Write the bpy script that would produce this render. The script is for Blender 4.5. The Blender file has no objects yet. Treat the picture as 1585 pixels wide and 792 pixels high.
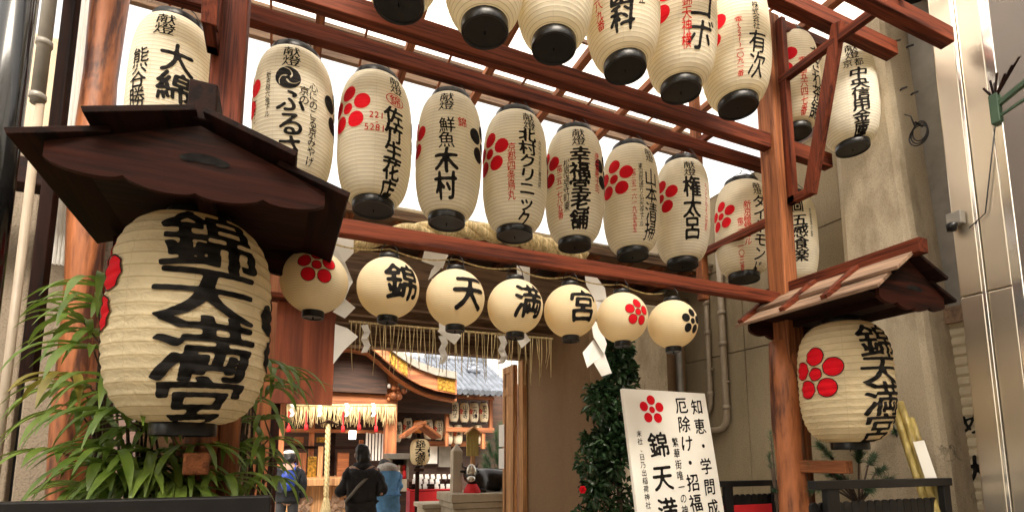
import bpy, bmesh, math, random
import numpy as np
from mathutils import Vector, Matrix, noise as mnoise
R_ = math.radians
scene = bpy.context.scene
C = scene.collection

# ------------------------------------------------------------------ camera, sky, sun, exposure
YAW, PITCH, FPX, CX, CY = R_(66.5), math.atan(107.5 / 832.0), 832.0, 792.5, 602.0
CAM_Z = 1.5
cd = bpy.data.cameras.new('camera'); cam = bpy.data.objects.new('camera', cd); C.objects.link(cam)
scene.camera = cam
cam.location = (0, 0, CAM_Z)
cam.rotation_euler = (math.pi / 2 + PITCH, 0, YAW - math.pi / 2)
cd.sensor_width = 36.0; cd.lens = FPX / 1585.0 * 36.0
cd.shift_y = (CY - 396.0) / 1585.0
cd.clip_start = 0.05; cd.clip_end = 500

world = bpy.data.worlds.new('World'); scene.world = world; world.use_nodes = True
wn = world.node_tree.nodes; wl = world.node_tree.links
for n in list(wn): wn.remove(n)
SUN_EL, SUN_AZ = R_(40), R_(192)
sky = wn.new('ShaderNodeTexSky'); sky.sky_type = 'NISHITA'; sky.sun_disc = False
sky.sun_elevation = SUN_EL; sky.sun_rotation = SUN_AZ; sky.dust_density = 4.0; sky.air_density = 1.0
hs = wn.new('ShaderNodeHueSaturation'); hs.inputs['Saturation'].default_value = 0.22
mw = wn.new('ShaderNodeMix'); mw.data_type = 'RGBA'; mw.blend_type = 'MULTIPLY'; mw.inputs[0].default_value = 1.0
mw.inputs[7].default_value = (1.0, 0.92, 0.8, 1)
bg = wn.new('ShaderNodeBackground'); bg.inputs['Strength'].default_value = 0.15
wo = wn.new('ShaderNodeOutputWorld')
wl.new(sky.outputs[0], hs.inputs['Color']); wl.new(hs.outputs[0], mw.inputs[6])
wl.new(mw.outputs[2], bg.inputs['Color']); wl.new(bg.outputs[0], wo.inputs['Surface'])
sd = bpy.data.lights.new('sun', 'SUN'); sun = bpy.data.objects.new('sun', sd); C.objects.link(sun)
sd.energy = 1.5; sd.angle = R_(34); sd.color = (1.0, 0.9, 0.76)
# direction to the sun, same azimuth convention as the sky texture (0 = +Y, clockwise)
sdir = Vector((math.sin(SUN_AZ) * math.cos(SUN_EL), math.cos(SUN_AZ) * math.cos(SUN_EL), math.sin(SUN_EL)))
sun.rotation_euler = sdir.to_track_quat('Z', 'Y').to_euler(); sun.location = (0, -4, 20)
vs = scene.view_settings
vs.view_transform = 'Standard'; vs.look = 'None'; vs.gamma = 1.0; vs.exposure = 2.12; vs.use_curve_mapping = False
scene.cycles.max_bounces = 10; scene.cycles.transmission_bounces = 8; scene.cycles.diffuse_bounces = 6

# ------------------------------------------------------------------ helpers
_F = (math.cos(YAW), math.sin(YAW)); _Rt = (math.sin(YAW), -math.cos(YAW))
def ray(px, py):
    u = (px - CX) / FPX; v = (CY - py) / FPX
    f = math.cos(PITCH) - v * math.sin(PITCH); up = math.sin(PITCH) + v * math.cos(PITCH)
    return Vector((_F[0] * f + _Rt[0] * u, _F[1] * f + _Rt[1] * u, up)), f
def at(px, py, Y=None, X=None, Z=None, z=None):
    """measured picture point -> place in the street (on a plane Y, X, height z or at a forward distance Z)"""
    d, f = ray(px, py)
    if Y is not None: t = Y / d.y
    elif X is not None: t = X / d.x
    elif z is not None: t = (z - CAM_Z) / d.z
    else: t = Z / f
    return Vector((d.x * t, d.y * t, CAM_Z + d.z * t))

class MB:
    def __init__(s): s.v = []; s.f = []; s.uv = None
    def add(s, vs, fs):
        b = len(s.v); s.v += [tuple(p) for p in vs]; s.f += [tuple(b + i for i in f) for f in fs]; return s
    def box(s, x0, x1, y0, y1, z0, z1):
        return s.add([(x0,y0,z0),(x1,y0,z0),(x1,y1,z0),(x0,y1,z0),(x0,y0,z1),(x1,y0,z1),(x1,y1,z1),(x0,y1,z1)],
                     [(0,3,2,1),(4,5,6,7),(0,1,5,4),(1,2,6,5),(2,3,7,6),(3,0,4,7)])
    def cbox(s, c, sx, sy, sz): return s.box(c[0]-sx/2, c[0]+sx/2, c[1]-sy/2, c[1]+sy/2, c[2]-sz/2, c[2]+sz/2)
    def bar(s, p, q, w, h, up=(0, 0, 1)):
        p = Vector(p); q = Vector(q); d = (q - p).normalized(); up = Vector(up)
        sd_ = d.cross(up)
        if sd_.length < 1e-5: sd_ = d.cross(Vector((1, 0, 0)))
        sd_.normalize(); u2 = sd_.cross(d).normalized()
        a = sd_ * w / 2; b = u2 * h / 2
        return s.add([p-a-b, p+a-b, p+a+b, p-a+b, q-a-b, q+a-b, q+a+b, q-a+b],
                     [(0,1,2,3),(7,6,5,4),(0,4,5,1),(1,5,6,2),(2,6,7,3),(3,7,4,0)])
    def tube(s, pts, r, n=8, cap=True):
        pts = [Vector(p) for p in pts]; m = len(pts); rr = r if isinstance(r, (list, tuple)) else [r] * m
        vs_ = []; prev = None
        for i, p in enumerate(pts):
            d = (pts[min(i+1, m-1)] - pts[max(i-1, 0)]).normalized()
            if prev is None:
                a = d.cross(Vector((0, 0, 1)))
                if a.length < 1e-3: a = d.cross(Vector((1, 0, 0)))
            else: a = prev - d * prev.dot(d)
            a.normalize(); prev = a; b = d.cross(a)
            for k in range(n):
                t = 2 * math.pi * k / n; vs_.append(p + (a * math.cos(t) + b * math.sin(t)) * rr[i])
        fs = [(i*n+k, i*n+(k+1) % n, (i+1)*n+(k+1) % n, (i+1)*n+k) for i in range(m-1) for k in range(n)]
        if cap: fs += [tuple(range(n-1, -1, -1)), tuple((m-1)*n+k for k in range(n))]
        return s.add(vs_, fs)
    def lathe(s, prof, n=32, c=(0, 0, 0), cap=False):
        m = len(prof); vs_ = []
        for r, z in prof:
            for k in range(n):
                t = 2 * math.pi * k / n; vs_.append((c[0]+r*math.sin(t), c[1]-r*math.cos(t), c[2]+z))
        fs = [(i*n+k, i*n+(k+1) % n, (i+1)*n+(k+1) % n, (i+1)*n+k) for i in range(m-1) for k in range(n)]
        if cap: fs += [tuple(range(n-1, -1, -1)), tuple((m-1)*n+k for k in range(n))]
        return s.add(vs_, fs)
    def prism(s, poly, fn, a, b):
        """poly of (u,v), fn(u,v,w)->point; extruded from w=a to w=b"""
        n = len(poly)
        vs_ = [fn(u, v, a) for u, v in poly] + [fn(u, v, b) for u, v in poly]
        return s.add(vs_, [tuple(range(n-1, -1, -1)), tuple(range(n, 2*n))] + [(i, (i+1) % n, n+(i+1) % n, n+i) for i in range(n)])
    def ball(s, c, r, n=12, m=8, sc=(1, 1, 1)):
        vs_ = [(c[0], c[1], c[2]-r*sc[2])]
        for j in range(1, m):
            th = -math.pi/2 + math.pi*j/m
            for k in range(n):
                t = 2*math.pi*k/n; vs_.append((c[0]+r*sc[0]*math.cos(th)*math.cos(t), c[1]+r*sc[1]*math.cos(th)*math.sin(t), c[2]+r*sc[2]*math.sin(th)))
        vs_.append((c[0], c[1], c[2]+r*sc[2])); T = len(vs_)-1
        fs = [(0, 1+(k+1) % n, 1+k) for k in range(n)] + [(T, 1+(m-2)*n+k, 1+(m-2)*n+(k+1) % n) for k in range(n)]
        fs += [(1+j*n+k, 1+j*n+(k+1) % n, 1+(j+1)*n+(k+1) % n, 1+(j+1)*n+k) for j in range(m-2) for k in range(n)]
        return s.add(vs_, fs)
    def build(s, name, mat, parent=None, smooth=False, bevel=0, local=False, fixn=True, angle=None):
        me = bpy.data.meshes.new(name); o_ = Vector((0, 0, 0))
        if parent is not None and not local:
            o_ = Vector(parent.location)
            if parent.parent: o_ = o_ + Vector(parent.parent.location)
        me.from_pydata([tuple(Vector(p) - o_) for p in s.v], [], s.f)
        if s.uv is not None:
            ul = me.uv_layers.new(name='UVMap'); li = 0
            for p in me.polygons:
                for l in p.loop_indices: ul.data[l].uv = s.uv[me.loops[l].vertex_index]
        if fixn:
            bm = bmesh.new(); bm.from_mesh(me); bmesh.ops.recalc_face_normals(bm, faces=bm.faces); bm.to_mesh(me); bm.free()
        if smooth:
            for p in me.polygons: p.use_smooth = True
        me.materials.append(mat)
        o = bpy.data.objects.new(name, me); C.objects.link(o)
        if parent is not None: o.parent = parent
        if bevel:
            b = o.modifiers.new('bevel', 'BEVEL'); b.width = bevel; b.segments = 2; b.limit_method = 'ANGLE'
        return o

def tag(o, label, cat, group=None, kind=None):
    if label: o['label'] = label
    if cat: o['category'] = cat
    if group: o['group'] = group
    if kind: o['kind'] = kind
    return o
def thing(name, label, cat, loc=(0, 0, 0), rz=0, group=None):
    o = bpy.data.objects.new(name, None); C.objects.link(o); o.empty_display_size = 0.1
    o.location = loc; o.rotation_euler = (0, 0, rz)
    return tag(o, label, cat, group)
def struct(o): o['kind'] = 'structure'; return o

# ------------------------------------------------------------------ materials
def newmat(name):
    m = bpy.data.materials.new(name); m.use_nodes = True
    return m, m.node_tree.nodes, m.node_tree.links, m.node_tree.nodes['Principled BSDF']
def ramp(nt, stops):
    r = nt.new('ShaderNodeValToRGB'); e = r.color_ramp.elements
    while len(e) < len(stops): e.new(0.5)
    for k, (p, c) in enumerate(stops): e[k].position = p; e[k].color = (*c, 1)
    return r
def plain(name, col, rough=0.6, metal=0.0, var=0.15, scale=8.0, bump=0.0, bscale=60, spec=0.5, coat=0):
    m, n, l, b = newmat(name)
    tc = n.new('ShaderNodeTexCoord'); nz = n.new('ShaderNodeTexNoise'); nz.inputs['Scale'].default_value = scale; nz.inputs['Detail'].default_value = 6
    l.new(tc.outputs['Object'], nz.inputs['Vector'])
    r = ramp(n, [(0.3, tuple(c*(1-var) for c in col)), (0.7, tuple(min(1, c*(1+var)) for c in col))])
    l.new(nz.outputs['Fac'], r.inputs[0]); l.new(r.outputs[0], b.inputs['Base Color'])
    b.inputs['Roughness'].default_value = rough; b.inputs['Metallic'].default_value = metal
    b.inputs['Specular IOR Level'].default_value = spec
    if coat: b.inputs['Coat Weight'].default_value = coat
    if bump:
        n2 = n.new('ShaderNodeTexNoise'); n2.inputs['Scale'].default_value = bscale; n2.inputs['Detail'].default_value = 5
        l.new(tc.outputs['Object'], n2.inputs['Vector'])
        bp = n.new('ShaderNodeBump'); bp.inputs['Strength'].default_value = bump; bp.inputs['Distance'].default_value = 0.02
        l.new(n2.outputs['Fac'], bp.inputs['Height']); l.new(bp.outputs[0], b.inputs['Normal'])
    return m
def wood(name, c1, c2, axis='X', rough=0.45, scale=14.0, bump=0.25, coat=0.0, stretch=0.06, wear=None, spec=0.4):
    m, n, l, b = newmat(name); b.inputs['Specular IOR Level'].default_value = spec
    tc = n.new('ShaderNodeTexCoord'); mp = n.new('ShaderNodeMapping')
    sc = {'X': (stretch, 1, 1), 'Y': (1, stretch, 1), 'Z': (1, 1, stretch)}[axis]
    mp.inputs['Scale'].default_value = sc; l.new(tc.outputs['Object'], mp.inputs['Vector'])
    n1 = n.new('ShaderNodeTexNoise'); n1.inputs['Scale'].default_value = scale; n1.inputs['Detail'].default_value = 8; n1.inputs['Distortion'].default_value = 1.2
    n2 = n.new('ShaderNodeTexNoise'); n2.inputs['Scale'].default_value = scale*6; n2.inputs['Detail'].default_value = 4
    l.new(mp.outputs[0], n1.inputs['Vector']); l.new(mp.outputs[0], n2.inputs['Vector'])
    mx = n.new('ShaderNodeMath'); mx.operation = 'MULTIPLY_ADD'; mx.inputs[1].default_value = 0.4
    l.new(n2.outputs['Fac'], mx.inputs[0]); l.new(n1.outputs['Fac'], mx.inputs[2])
    r = ramp(n, [(0.44, tuple(c*0.85 for c in c2)), (0.56, c2), (0.72, c1), (0.9, tuple(min(1, c*1.45) for c in c1))])
    l.new(mx.outputs[0], r.inputs[0])
    out = r.outputs[0]
    if wear:
        n3 = n.new('ShaderNodeTexNoise'); n3.inputs['Scale'].default_value = 3.0; n3.inputs['Detail'].default_value = 7
        l.new(tc.outputs['Object'], n3.inputs['Vector'])
        r3 = ramp(n, [(0.52, (0, 0, 0)), (0.68, (1, 1, 1))]); l.new(n3.outputs['Fac'], r3.inputs[0])
        mm = n.new('ShaderNodeMix'); mm.data_type = 'RGBA'; mm.inputs[7].default_value = (*wear, 1)
        ml = n.new('ShaderNodeMath'); ml.operation = 'MULTIPLY'; ml.inputs[1].default_value = 0.6; l.new(r3.outputs[0], ml.inputs[0])
        l.new(ml.outputs[0], mm.inputs[0]); l.new(out, mm.inputs[6]); out = mm.outputs[2]
    l.new(out, b.inputs['Base Color']); b.inputs['Roughness'].default_value = rough
    if coat: b.inputs['Coat Weight'].default_value = coat; b.inputs['Coat Roughness'].default_value = 0.3
    bp = n.new('ShaderNodeBump'); bp.inputs['Strength'].default_value = bump; bp.inputs['Distance'].default_value = 0.01
    l.new(mx.outputs[0], bp.inputs['Height']); l.new(bp.outputs[0], b.inputs['Normal'])
    return m
def paper(name, col, trans, ribs, line=0.75, crumple=0.0, seams=12, tw=0.42, blot=0.06, lo=0.36):
    """washi paper on bamboo ribs: lets light through; ribs and glue seams show as thin tan lines"""
    m, n, l, b = newmat(name); n.remove(b)
    out = n['Material Output']
    uv = n.new('ShaderNodeUVMap'); uv.uv_map = 'UVMap'
    sp = n.new('ShaderNodeSeparateXYZ'); l.new(uv.outputs[0], sp.inputs[0])
    def lines(sock, cnt, lo):
        a = n.new('ShaderNodeMath'); a.operation = 'MULTIPLY'; a.inputs[1].default_value = cnt; l.new(sock, a.inputs[0])
        f = n.new('ShaderNodeMath'); f.operation = 'FRACT'; l.new(a.outputs[0], f.inputs[0])
        s_ = n.new('ShaderNodeMath'); s_.operation = 'SUBTRACT'; s_.inputs[1].default_value = 0.5; l.new(f.outputs[0], s_.inputs[0])
        ab = n.new('ShaderNodeMath'); ab.operation = 'ABSOLUTE'; l.new(s_.outputs[0], ab.inputs[0])
        mr = n.new('ShaderNodeMapRange'); mr.inputs['From Min'].default_value = lo; mr.inputs['From Max'].default_value = 0.5
        mr.interpolation_type = 'SMOOTHSTEP'; l.new(ab.outputs[0], mr.inputs['Value']); return mr.outputs[0]
    la = lines(sp.outputs['Y'], ribs, lo); lb = lines(sp.outputs['X'], seams, 0.485)
    mul = n.new('ShaderNodeMath'); mul.operation = 'MULTIPLY'; mul.inputs[1].default_value = 0.35; l.new(lb, mul.inputs[0])
    mx = n.new('ShaderNodeMath'); mx.operation = 'MAXIMUM'; l.new(la, mx.inputs[0]); l.new(mul.outputs[0], mx.inputs[1])
    tc = n.new('ShaderNodeTexCoord'); nz = n.new('ShaderNodeTexNoise'); nz.inputs['Scale'].default_value = 9; nz.inputs['Detail'].default_value = 8
    oi = n.new('ShaderNodeObjectInfo'); va = n.new('ShaderNodeVectorMath'); va.operation = 'ADD'
    cm = n.new('ShaderNodeMath'); cm.operation = 'MULTIPLY'; cm.inputs[1].default_value = 37.0; l.new(oi.outputs['Random'], cm.inputs[0])
    l.new(tc.outputs['Object'], va.inputs[0]); l.new(cm.outputs[0], va.inputs[1]); l.new(va.outputs[0], nz.inputs['Vector'])
    rp = ramp(n, [(0.3, tuple(c*(1-blot) for c in col)), (0.7, col)]); l.new(nz.outputs['Fac'], rp.inputs[0])
    # each lantern has aged a little differently
    age = n.new('ShaderNodeMix'); age.data_type = 'RGBA'; age.blend_type = 'MULTIPLY'
    ag = n.new('ShaderNodeMath'); ag.operation = 'MULTIPLY'; ag.inputs[1].default_value = 0.7; l.new(oi.outputs['Random'], ag.inputs[0])
    l.new(ag.outputs[0], age.inputs[0]); l.new(rp.outputs[0], age.inputs[6]); age.inputs[7].default_value = (0.97, 0.92, 0.82, 1)
    def shade(src, fac):
        mm = n.new('ShaderNodeMix'); mm.data_type = 'RGBA'; mm.blend_type = 'MULTIPLY'
        mm.inputs[7].default_value = (fac, fac*0.9, fac*0.74, 1); l.new(mx.outputs[0], mm.inputs[0]); l.new(src, mm.inputs[6]); return mm.outputs[2]
    dc = shade(age.outputs[2], line)
    tm = n.new('ShaderNodeMix'); tm.data_type = 'RGBA'; tm.blend_type = 'MULTIPLY'; tm.inputs[0].default_value = 1; tm.inputs[7].default_value = (*trans, 1)
    l.new(shade(age.outputs[2], line*0.6), tm.inputs[6])
    d = n.new('ShaderNodeBsdfDiffuse'); t = n.new('ShaderNodeBsdfTranslucent'); ms = n.new('ShaderNodeMixShader'); ms.inputs[0].default_value = tw
    l.new(dc, d.inputs['Color']); l.new(tm.outputs[2], t.inputs['Color'])
    if crumple:
        n2 = n.new('ShaderNodeTexNoise'); n2.inputs['Scale'].default_value = 26; n2.inputs['Detail'].default_value = 3; n2.inputs['Distortion'].default_value = 0.6
        mp = n.new('ShaderNodeMapping'); mp.inputs['Scale'].default_value = (1, 1, 1.6); l.new(va.outputs[0], mp.inputs['Vector']); l.new(mp.outputs[0], n2.inputs['Vector'])
        bp = n.new('ShaderNodeBump'); bp.inputs['Strength'].default_value = crumple; bp.inputs['Distance'].default_value = 0.02
        l.new(n2.outputs['Fac'], bp.inputs['Height']); l.new(bp.outputs[0], d.inputs['Normal']); l.new(bp.outputs[0], t.inputs['Normal'])
    l.new(d.outputs[0], ms.inputs[1]); l.new(t.outputs[0], ms.inputs[2]); l.new(ms.outputs[0], out.inputs['Surface'])
    return m
def concrete(name, col, stain, scale=2.0, bump=0.4, crack=0.0, pit=90):
    m, n, l, b = newmat(name)
    tc = n.new('ShaderNodeTexCoord')
    mp = n.new('ShaderNodeMapping'); mp.inputs['Scale'].default_value = (1, 1, 0.35); l.new(tc.outputs['Object'], mp.inputs['Vector'])
    n1 = n.new('ShaderNodeTexNoise'); n1.inputs['Scale'].default_value = scale; n1.inputs['Detail'].default_value = 10; n1.inputs['Roughness'].default_value = 0.65
    l.new(mp.outputs[0], n1.inputs['Vector'])
    r = ramp(n, [(0.3, stain), (0.5, col), (0.75, tuple(min(1, c*1.15) for c in col))]); l.new(n1.outputs['Fac'], r.inputs[0])
    n2 = n.new('ShaderNodeTexNoise'); n2.inputs['Scale'].default_value = pit; n2.inputs['Detail'].default_value = 6
    l.new(tc.outputs['Object'], n2.inputs['Vector'])
    r2 = ramp(n, [(0.33, (0.62, 0.6, 0.58)), (0.5, (1, 1, 1))]); l.new(n2.outputs['Fac'], r2.inputs[0])
    mm = n.new('ShaderNodeMix'); mm.data_type = 'RGBA'; mm.blend_type = 'MULTIPLY'; mm.inputs[0].default_value = 0.75
    l.new(r.outputs[0], mm.inputs[6]); l.new(r2.outputs[0], mm.inputs[7]); src = mm.outputs[2]
    if crack:
        vo = n.new('ShaderNodeTexVoronoi'); vo.feature = 'DISTANCE_TO_EDGE'; vo.inputs['Scale'].default_value = 0.7
        nz = n.new('ShaderNodeTexNoise'); nz.inputs['Scale'].default_value = 3.0; nz.inputs['Detail'].default_value = 6
        l.new(tc.outputs['Object'], nz.inputs['Vector'])
        vm = n.new('ShaderNodeVectorMath'); vm.operation = 'MULTIPLY_ADD'; vm.inputs[1].default_value = (0.9, 0.9, 0.9)
        l.new(nz.outputs['Color'], vm.inputs[0]); l.new(tc.outputs['Object'], vm.inputs[2]); l.new(vm.outputs[0], vo.inputs['Vector'])
        r3 = ramp(n, [(0.0, (1-crack, 1-crack, 1-crack)), (0.008, (1, 1, 1))]); l.new(vo.outputs['Distance'], r3.inputs[0])
        nm = n.new('ShaderNodeTexNoise'); nm.inputs['Scale'].default_value = 1.7; nm.inputs['Detail'].default_value = 3; l.new(tc.outputs['Object'], nm.inputs['Vector'])
        rm = ramp(n, [(0.5, (0, 0, 0)), (0.6, (1, 1, 1))]); l.new(nm.outputs['Fac'], rm.inputs[0])
        m3 = n.new('ShaderNodeMix'); m3.data_type = 'RGBA'; m3.blend_type = 'MULTIPLY'; l.new(rm.outputs[0], m3.inputs[0])
        l.new(src, m3.inputs[6]); l.new(r3.outputs[0], m3.inputs[7]); src = m3.outputs[2]
    l.new(src, b.inputs['Base Color']); b.inputs['Roughness'].default_value = 0.85
    bp = n.new('ShaderNodeBump'); bp.inputs['Strength'].default_value = bump; bp.inputs['Distance'].default_value = 0.02
    l.new(n2.outputs['Fac'], bp.inputs['Height']); l.new(bp.outputs[0], b.inputs['Normal'])
    return m
def leafmat(name, c1, c2, rough=0.4, tw=0.25):
    m, n, l, b = newmat(name); out = n['Material Output']
    tc = n.new('ShaderNodeTexCoord'); nz = n.new('ShaderNodeTexNoise'); nz.inputs['Scale'].default_value = 7; nz.inputs['Detail'].default_value = 4
    l.new(tc.outputs['Object'], nz.inputs['Vector'])
    r = ramp(n, [(0.35, c1), (0.65, c2)]); l.new(nz.outputs['Fac'], r.inputs[0]); l.new(r.outputs[0], b.inputs['Base Color'])
    b.inputs['Roughness'].default_value = rough
    t = n.new('ShaderNodeBsdfTranslucent'); l.new(r.outputs[0], t.inputs['Color']); ms = n.new('ShaderNodeMixShader'); ms.inputs[0].default_value = tw
    l.new(b.outputs[0], ms.inputs[1]); l.new(t.outputs[0], ms.inputs[2]); l.new(ms.outputs[0], out.inputs['Surface'])
    return m

M = {}
RB1, RB2 = (0.12, 0.026, 0.0105), (0.045, 0.009, 0.0042)
for ax in 'XYZ':
    M['beam'+ax] = wood('red_brown_stain_'+ax, RB1, RB2, ax, rough=0.65, scale=27, bump=0.12, spec=0.15, stretch=0.04)
    M['cedar'+ax] = wood('orange_cedar_'+ax, (0.23, 0.08, 0.03), (0.115, 0.036, 0.014), ax, rough=0.65, scale=22, bump=0.2, spec=0.2, stretch=0.04)
    M['dark'+ax] = wood('dark_stained_wood_'+ax, (0.017, 0.0048, 0.0026), (0.006, 0.002, 0.0014), ax, rough=0.65, scale=14, bump=0.2, spec=0.12)
    M['hall'+ax] = wood('hall_timber_'+ax, (0.36, 0.13, 0.05), (0.2, 0.065, 0.025), ax, rough=0.5, scale=10, bump=0.15)
M['log'] = wood('bark_stripped_log', (0.3, 0.1, 0.036), (0.07, 0.02, 0.009), 'Z', rough=0.5, scale=9, bump=0.6, stretch=0.16)
M['oldwood'] = wood('weathered_roof_board', (0.27, 0.17, 0.11), (0.13, 0.075, 0.045), 'Y', rough=0.7, scale=14)
M['tanwood'] = wood('pale_door_wood', (0.5, 0.27, 0.12), (0.36, 0.17, 0.07), 'Z', rough=0.55)
M['gatewood'] = wood('grey_brown_gate_timber', (0.2, 0.125, 0.075), (0.11, 0.065, 0.04), 'X', rough=0.65)
M['paper_tall'] = paper('washi_tall', (0.95, 0.91, 0.80), (1.0, 0.96, 0.82), 38, line=0.72, tw=0.48, lo=0.39, blot=0.12)
M['paper_round'] = paper('washi_round', (0.93, 0.83, 0.61), (1.0, 0.92, 0.70), 34, line=0.93, tw=0.4, lo=0.36)
M['paper_big'] = paper('washi_big', (0.88, 0.78, 0.55), (1.0, 0.9, 0.66), 21, line=0.82, lo=0.4, crumple=0.45, seams=8, blot=0.12)
M['paper_small'] = paper('washi_small', (0.85, 0.77, 0.62), (1.0, 0.92, 0.74), 20, line=0.7)
M['ink'] = plain('black_ink', (0.011, 0.0095, 0.0085), 0.8, var=0.85, scale=24, spec=0.12)
M['redink'] = plain('red_ink', (0.52, 0.018, 0.018), 0.8, var=0.12, scale=40, spec=0.1)
M['crest_red'] = plain('vermilion_paint', (0.58, 0.006, 0.014), 0.8, var=0.08, scale=20, spec=0.1)
M['rim'] = plain('black_lacquer_rim', (0.009, 0.0085, 0.0085), 0.3, var=0.3, scale=20, spec=0.3)
M['wire'] = plain('black_wire', (0.02, 0.02, 0.02), 0.5)
M['concrete'] = concrete('pillar_concrete', (0.5, 0.42, 0.3), (0.25, 0.195, 0.125), 2.6, crack=0.75, bump=0.35, pit=130)
M['concrete2'] = concrete('wall_concrete', (0.25, 0.2, 0.145), (0.16, 0.128, 0.09), 1.6)
M['panel'] = concrete('wall_panel', (0.28, 0.222, 0.138), (0.19, 0.148, 0.088), 1.4, bump=0.06)
M['passage'] = concrete('passage_plaster', (0.24, 0.148, 0.078), (0.17, 0.1, 0.05), 1.3, bump=0.08)
M['stone'] = concrete('granite', (0.52, 0.45, 0.34), (0.34, 0.29, 0.22), 3, bump=0.3, pit=160)
M['pave'] = concrete('paving_stone', (0.52, 0.47, 0.4), (0.42, 0.38, 0.32), 1.5, bump=0.2)
M['steel'] = plain('brushed_steel', (0.66, 0.58, 0.46), 0.3, metal=0.9, var=0.06, scale=1.2)
M['steel_bright'] = plain('bright_steel_trim', (0.85, 0.82, 0.76), 0.16, metal=0.9, var=0.03)
M['greymetal'] = plain('grey_metal', (0.24, 0.22, 0.19), 0.5, metal=0.3)
M['pipe'] = plain('painted_pipe', (0.32, 0.26, 0.19), 0.5, var=0.1)
M['blackpaint'] = plain('black_paint', (0.01, 0.009, 0.009), 0.5, var=0.3, spec=0.3)
M['black_gloss'] = plain('black_gloss_pole', (0.012, 0.012, 0.012), 0.15)
M['white'] = plain('white_paper', (0.84, 0.82, 0.78), 0.8, var=0.04)
M['board_white'] = plain('sign_board_white', (0.78, 0.75, 0.68), 0.5, var=0.04, scale=3)
M['straw'] = wood('rice_straw', (0.62, 0.5, 0.27), (0.42, 0.31, 0.14), 'Z', rough=0.8, scale=40)
M['redcloth'] = plain('red_cloth', (0.62, 0.015, 0.02), 0.75, var=0.1)
M['gold'] = plain('gilt_metal', (0.5, 0.28, 0.05), 0.32, metal=0.7, var=0.75, scale=22)
M['tile'] = plain('grey_roof_tile', (0.11, 0.125, 0.155), 0.3, var=0.35, scale=5)
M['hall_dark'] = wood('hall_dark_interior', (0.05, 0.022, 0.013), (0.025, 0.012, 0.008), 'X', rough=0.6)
M['shutter'] = plain('cream_shutter', (0.55, 0.47, 0.33), 0.45, var=0.06)
M['palm'] = leafmat('palm_leaf', (0.095, 0.17, 0.018), (0.19, 0.28, 0.045))
M['palm_yellow'] = leafmat('palm_leaf_yellow', (0.24, 0.2, 0.03), (0.33, 0.27, 0.05))
M['camellia'] = leafmat('camellia_leaf', (0.018, 0.045, 0.018), (0.04, 0.085, 0.03), rough=0.22, tw=0.1)
M['pine'] = leafmat('pine_needle', (0.03, 0.07, 0.035), (0.06, 0.12, 0.05), rough=0.5)
M['bamboo'] = wood('cut_bamboo', (0.4, 0.31, 0.1), (0.3, 0.22, 0.065), 'Z', rough=0.4, scale=20)
M['bark'] = plain('brown_bark', (0.07, 0.045, 0.03), 0.9, bump=0.5)
# ------------------------------------------------------------------ lettering: font outlines -> brush-like meshes wrapped on surfaces
_fc = bpy.data.curves.new('glyph_src', 'FONT'); _fo = bpy.data.objects.new('glyph_src', _fc); C.objects.link(_fo)
_tri_cache = {}; _gl_cache = {}
def glyph_tris(ch):
    if ch not in _tri_cache:
        _fc.body = ch; bpy.context.view_layer.update()
        dg = bpy.context.evaluated_depsgraph_get()
        me = bpy.data.meshes.new_from_object(_fo.evaluated_get(dg)); me.calc_loop_triangles()
        co = np.array([v.co[:2] for v in me.vertices]) if len(me.vertices) else np.zeros((0, 2))
        tr = np.array([t.vertices[:] for t in me.loop_triangles]) if len(me.loop_triangles) else np.zeros((0, 3), int)
        bpy.data.meshes.remove(me); _tri_cache[ch] = (co, tr)
    return _tri_cache[ch]
def _blur(a, s):
    k = int(3*s)+1; x = np.arange(-k, k+1); w = np.exp(-x*x/(2*s*s)); w /= w.sum()
    a = np.apply_along_axis(lambda r: np.convolve(r, w, 'same'), 0, a)
    return np.apply_along_axis(lambda r: np.convolve(r, w, 'same'), 1, a)
def march(F, x0, y0, dx, dy):
    """faces of the region F>0 on a grid F[j,i]"""
    V = []; idx = {}; faces = []
    def vid(key, p):
        if key not in idx: idx[key] = len(V); V.append(p)
        return idx[key]
    ny, nx = F.shape
    ins = F > 0
    any_ = ins[:-1, :-1] | ins[1:, :-1] | ins[:-1, 1:] | ins[1:, 1:]
    for j, i in zip(*np.nonzero(any_)):
        cs = ((j, i), (j, i+1), (j+1, i+1), (j+1, i)); poly = []
        for k in range(4):
            a, b = cs[k], cs[(k+1) % 4]; fa, fb = F[a], F[b]
            if fa > 0: poly.append(vid(a, (x0+a[1]*dx, y0+a[0]*dy)))
            if (fa > 0) != (fb > 0):
                t = fa/(fa-fb); t = min(max(t, 0.02), 0.98)
                key = (a, b) if a < b else (b, a)
                poly.append(vid(key, (x0+(a[1]+(b[1]-a[1])*t)*dx, y0+(a[0]+(b[0]-a[0])*t)*dy)))
        if len(poly) >= 3: faces.append(poly)
    return V, faces
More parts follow.
